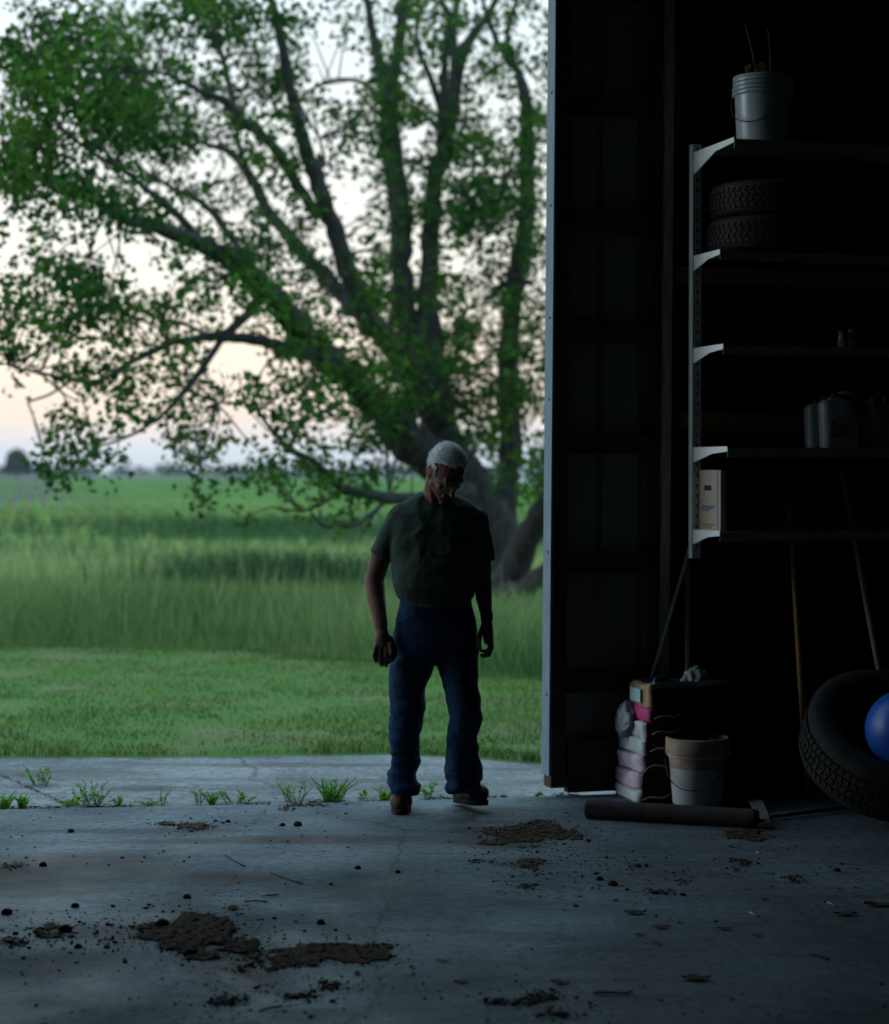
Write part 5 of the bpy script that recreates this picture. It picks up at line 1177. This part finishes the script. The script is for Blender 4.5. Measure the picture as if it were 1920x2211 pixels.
# ---- jeans
mb = MB()
loft(mb, [(941, 1290, 77, .128, .0), (941, 1305, 78, .130, .0), (941, 1335, 86, .136, .01), (941, 1375, 91, .138, .02), (940, 1405, 93.5, .132, .02), (943, 1432, 80, .11, .02)])
capsule(mb, pm(897, 1400, .02), (.100, .118), pm(882, 1478, .01), (.087, .098)); capsule(mb, pm(882, 1478, .01), (.087, .098), pm(878, 1528, -.01), (.074, .080))
capsule(mb, pm(878, 1528, -.01), (.074, .080), pm(873, 1600, .02), (.060, .070)); capsule(mb, pm(873, 1600, .02), (.060, .070), pm(874, 1668, .02), (.064, .074)); capsule(mb, pm(874, 1668, .02), (.064, .074), pm(874, 1712, .0), (.064, .080), flat2=True)
capsule(mb, pm(985, 1400, .02), (.100, .118), pm(993, 1475, -.04), (.080, .095)); capsule(mb, pm(993, 1475, -.04), (.080, .095), pm(1005, 1545, -.09), (.067, .080))
capsule(mb, pm(1005, 1545, -.09), (.067, .080), pm(997, 1605, -.06), (.062, .070)); capsule(mb, pm(997, 1605, -.06), (.062, .070), pm(1002, 1662, -.07), (.075, .078)); capsule(mb, pm(1002, 1662, -.07), (.073, .076), pm(1001, 1706, -.09), (.063, .078), flat2=True)
jf = folds(5, .017, 80, (1, 1, 1.15)); jf2 = folds(15, .003, 90)
def jd(c):
    low = np.clip((1.0 - c[:, 2]) / .5, .12, 1) ; hem = np.clip((.42 - c[:, 2]) / .25, 0, 1)
    return (jf(c) - .003) * low + jf2(c) * low + hem * .020 * (.5 - np.abs(fbm(np.c_[c[:, 0] * 6 + c[:, 2] * 5, c[:, 1] * 6, c[:, 2] * 19], 2, 95) - .5) * 4)
jeans = fuse('jeans', mb, .007, M['jeans'], person, 4, jd)
def strip(name, pts, r, m, par):
    mb = MB(); mb.tube(pts, r, 6); o = mb.build(name, m, par, smooth=True); o.location = -Vector(person.location); return o
strip('belt', [pm(941 + 73 * math.cos(t), 1297 + 2 * math.sin(t), .0) + Vector((0, .131 * math.sin(t), 0)) for t in [2 * math.pi * k / 40 for k in range(41)]], .011, M['black'], jeans)
for s_ in (-1, 1):
    strip('pocket_seam', [pm(941 + s_ * 44, 1308, -.118), pm(941 + s_ * 50, 1326, -.122), pm(941 + s_ * 66, 1340, -.104), pm(941 + s_ * 84, 1346, -.052)], .0035, M['jeans'], jeans)
strip('fly_seam', [pm(945, 1305, -.133), pm(946, 1345, -.134), pm(945, 1380, -.126)], .0035, M['jeans'], jeans)
# watch on the wrist at picture right
mb = MB(); c1, c2 = pm(1051, 1324, -.02), pm(1051.5, 1338, -.03)
capsule(mb, c1, (.030, .033), c2, (.030, .033), 20, True, True); wt = mb.build('watch', M['black'], person, smooth=False)
mb = MB(); mb.lathe([(0, 0), (.019, 0), (.019, .010), (.016, .013), (0, .013)], 24, Matrix.Translation(pm(1062, 1331, -.028)) @ Matrix.Rotation(R(90), 4, 'Y')); wf = mb.build('watch_face', M['black'], wt, smooth=False); wf.location = -Vector(person.location)
# ---- boots
def boot(cx, cy, toe_dir, lift, pitch, lab):
    """cx,cy: sole pixel under the ankle"""
    g = G(cx, cy); e = g + Vector((0, 0, lift)); d = Vector((toe_dir[0], toe_dir[1], 0)).normalized(); s = Vector((-d.y, d.x, 0))
    up = Vector((0, 0, 1)); d2 = (d * math.cos(pitch) + up * math.sin(pitch)); u2 = (up * math.cos(pitch) - d * math.sin(pitch))
    B = lambda f, l, u: e + d2 * f + s * l + u2 * u
    ax = (s, d2, u2); mb = MB()
    capsule(mb, B(.02, 0, .15), (.050, .055), B(-.008, 0, .075), .054); ellip(mb, B(-.045, 0, .060), (.041, .045, .050), ax)
    capsule(mb, B(0, 0, .076), .052, B(.10, 0, .060), .048); ellip(mb, B(.145, 0, .054), (.055, .066, .045), ax); ellip(mb, B(.06, 0, .045), (.050, .11, .036), ax)
    b = fuse('boot', mb, .006, M['boot'], person, 3, lambda c: .004 * (fbm(c * 30, 3, 3) - .5))
    m4 = MB(); out_ = []
    for k in range(28):
        t = 2 * math.pi * k / 28; a, bq = math.cos(t), math.sin(t)
        out_.append((.062 + .155 * a, (.049 + .011 * max(a, 0)) * (abs(bq) ** .8) * (1 if bq > 0 else -1) * (1 - .22 * math.exp(-((a + .1) / .35) ** 2))))
    top = [B(f, l, .026) for f, l in out_]; bot = [B(f, l * .97, .0) for f, l in out_]; n = 28
    m4.add(top + bot, [tuple(range(n)), tuple(range(n, 2 * n))[::-1]] + [(i, n + i, n + (i + 1) % n, (i + 1) % n) for i in range(n)])
    so_ = m4.build('sole', M['sole'], b, bevel=.003); so_.location = -Vector(person.location)
    m5 = MB()
    for k in range(5):
        f = .055 - .014 * k; u = .100 + .020 * k; m5.tube([B(f, -.026, u - .012), B(f + .012, 0, u), B(f, .026, u - .012)], .0032, 6)
    la = m5.build('laces', M['lace'], b, smooth=True); la.location = -Vector(person.location)
boot(869, 1744, (-.02, -1), .0, 0, '')
boot(1003, 1742, (.42, -.91), .018, R(5), '')

# ------------------------------------------------------------------ dusk air
mb = MB(); mb.box((0, 980, 12), (3100, 2860, 27.4)); hz_ = mb.build('haze', M['dull']); tag(hz_, 'thin dusk air over the fields', 'haze', kind='stuff')
hm = bpy.data.materials.new('haze'); hm.use_nodes = True; ht = hm.node_tree; ht.nodes.clear()
ho = ht.nodes.new('ShaderNodeOutputMaterial'); hv_ = ht.nodes.new('ShaderNodeVolumePrincipled'); hv_.inputs['Color'].default_value = (.90, .95, 1, 1); hv_.inputs['Density'].default_value = .00014
ht.links.new(hv_.outputs[0], ho.inputs['Volume']); hz_.data.materials.clear(); hz_.data.materials.append(hm)
sc.cycles.volume_bounces = 0
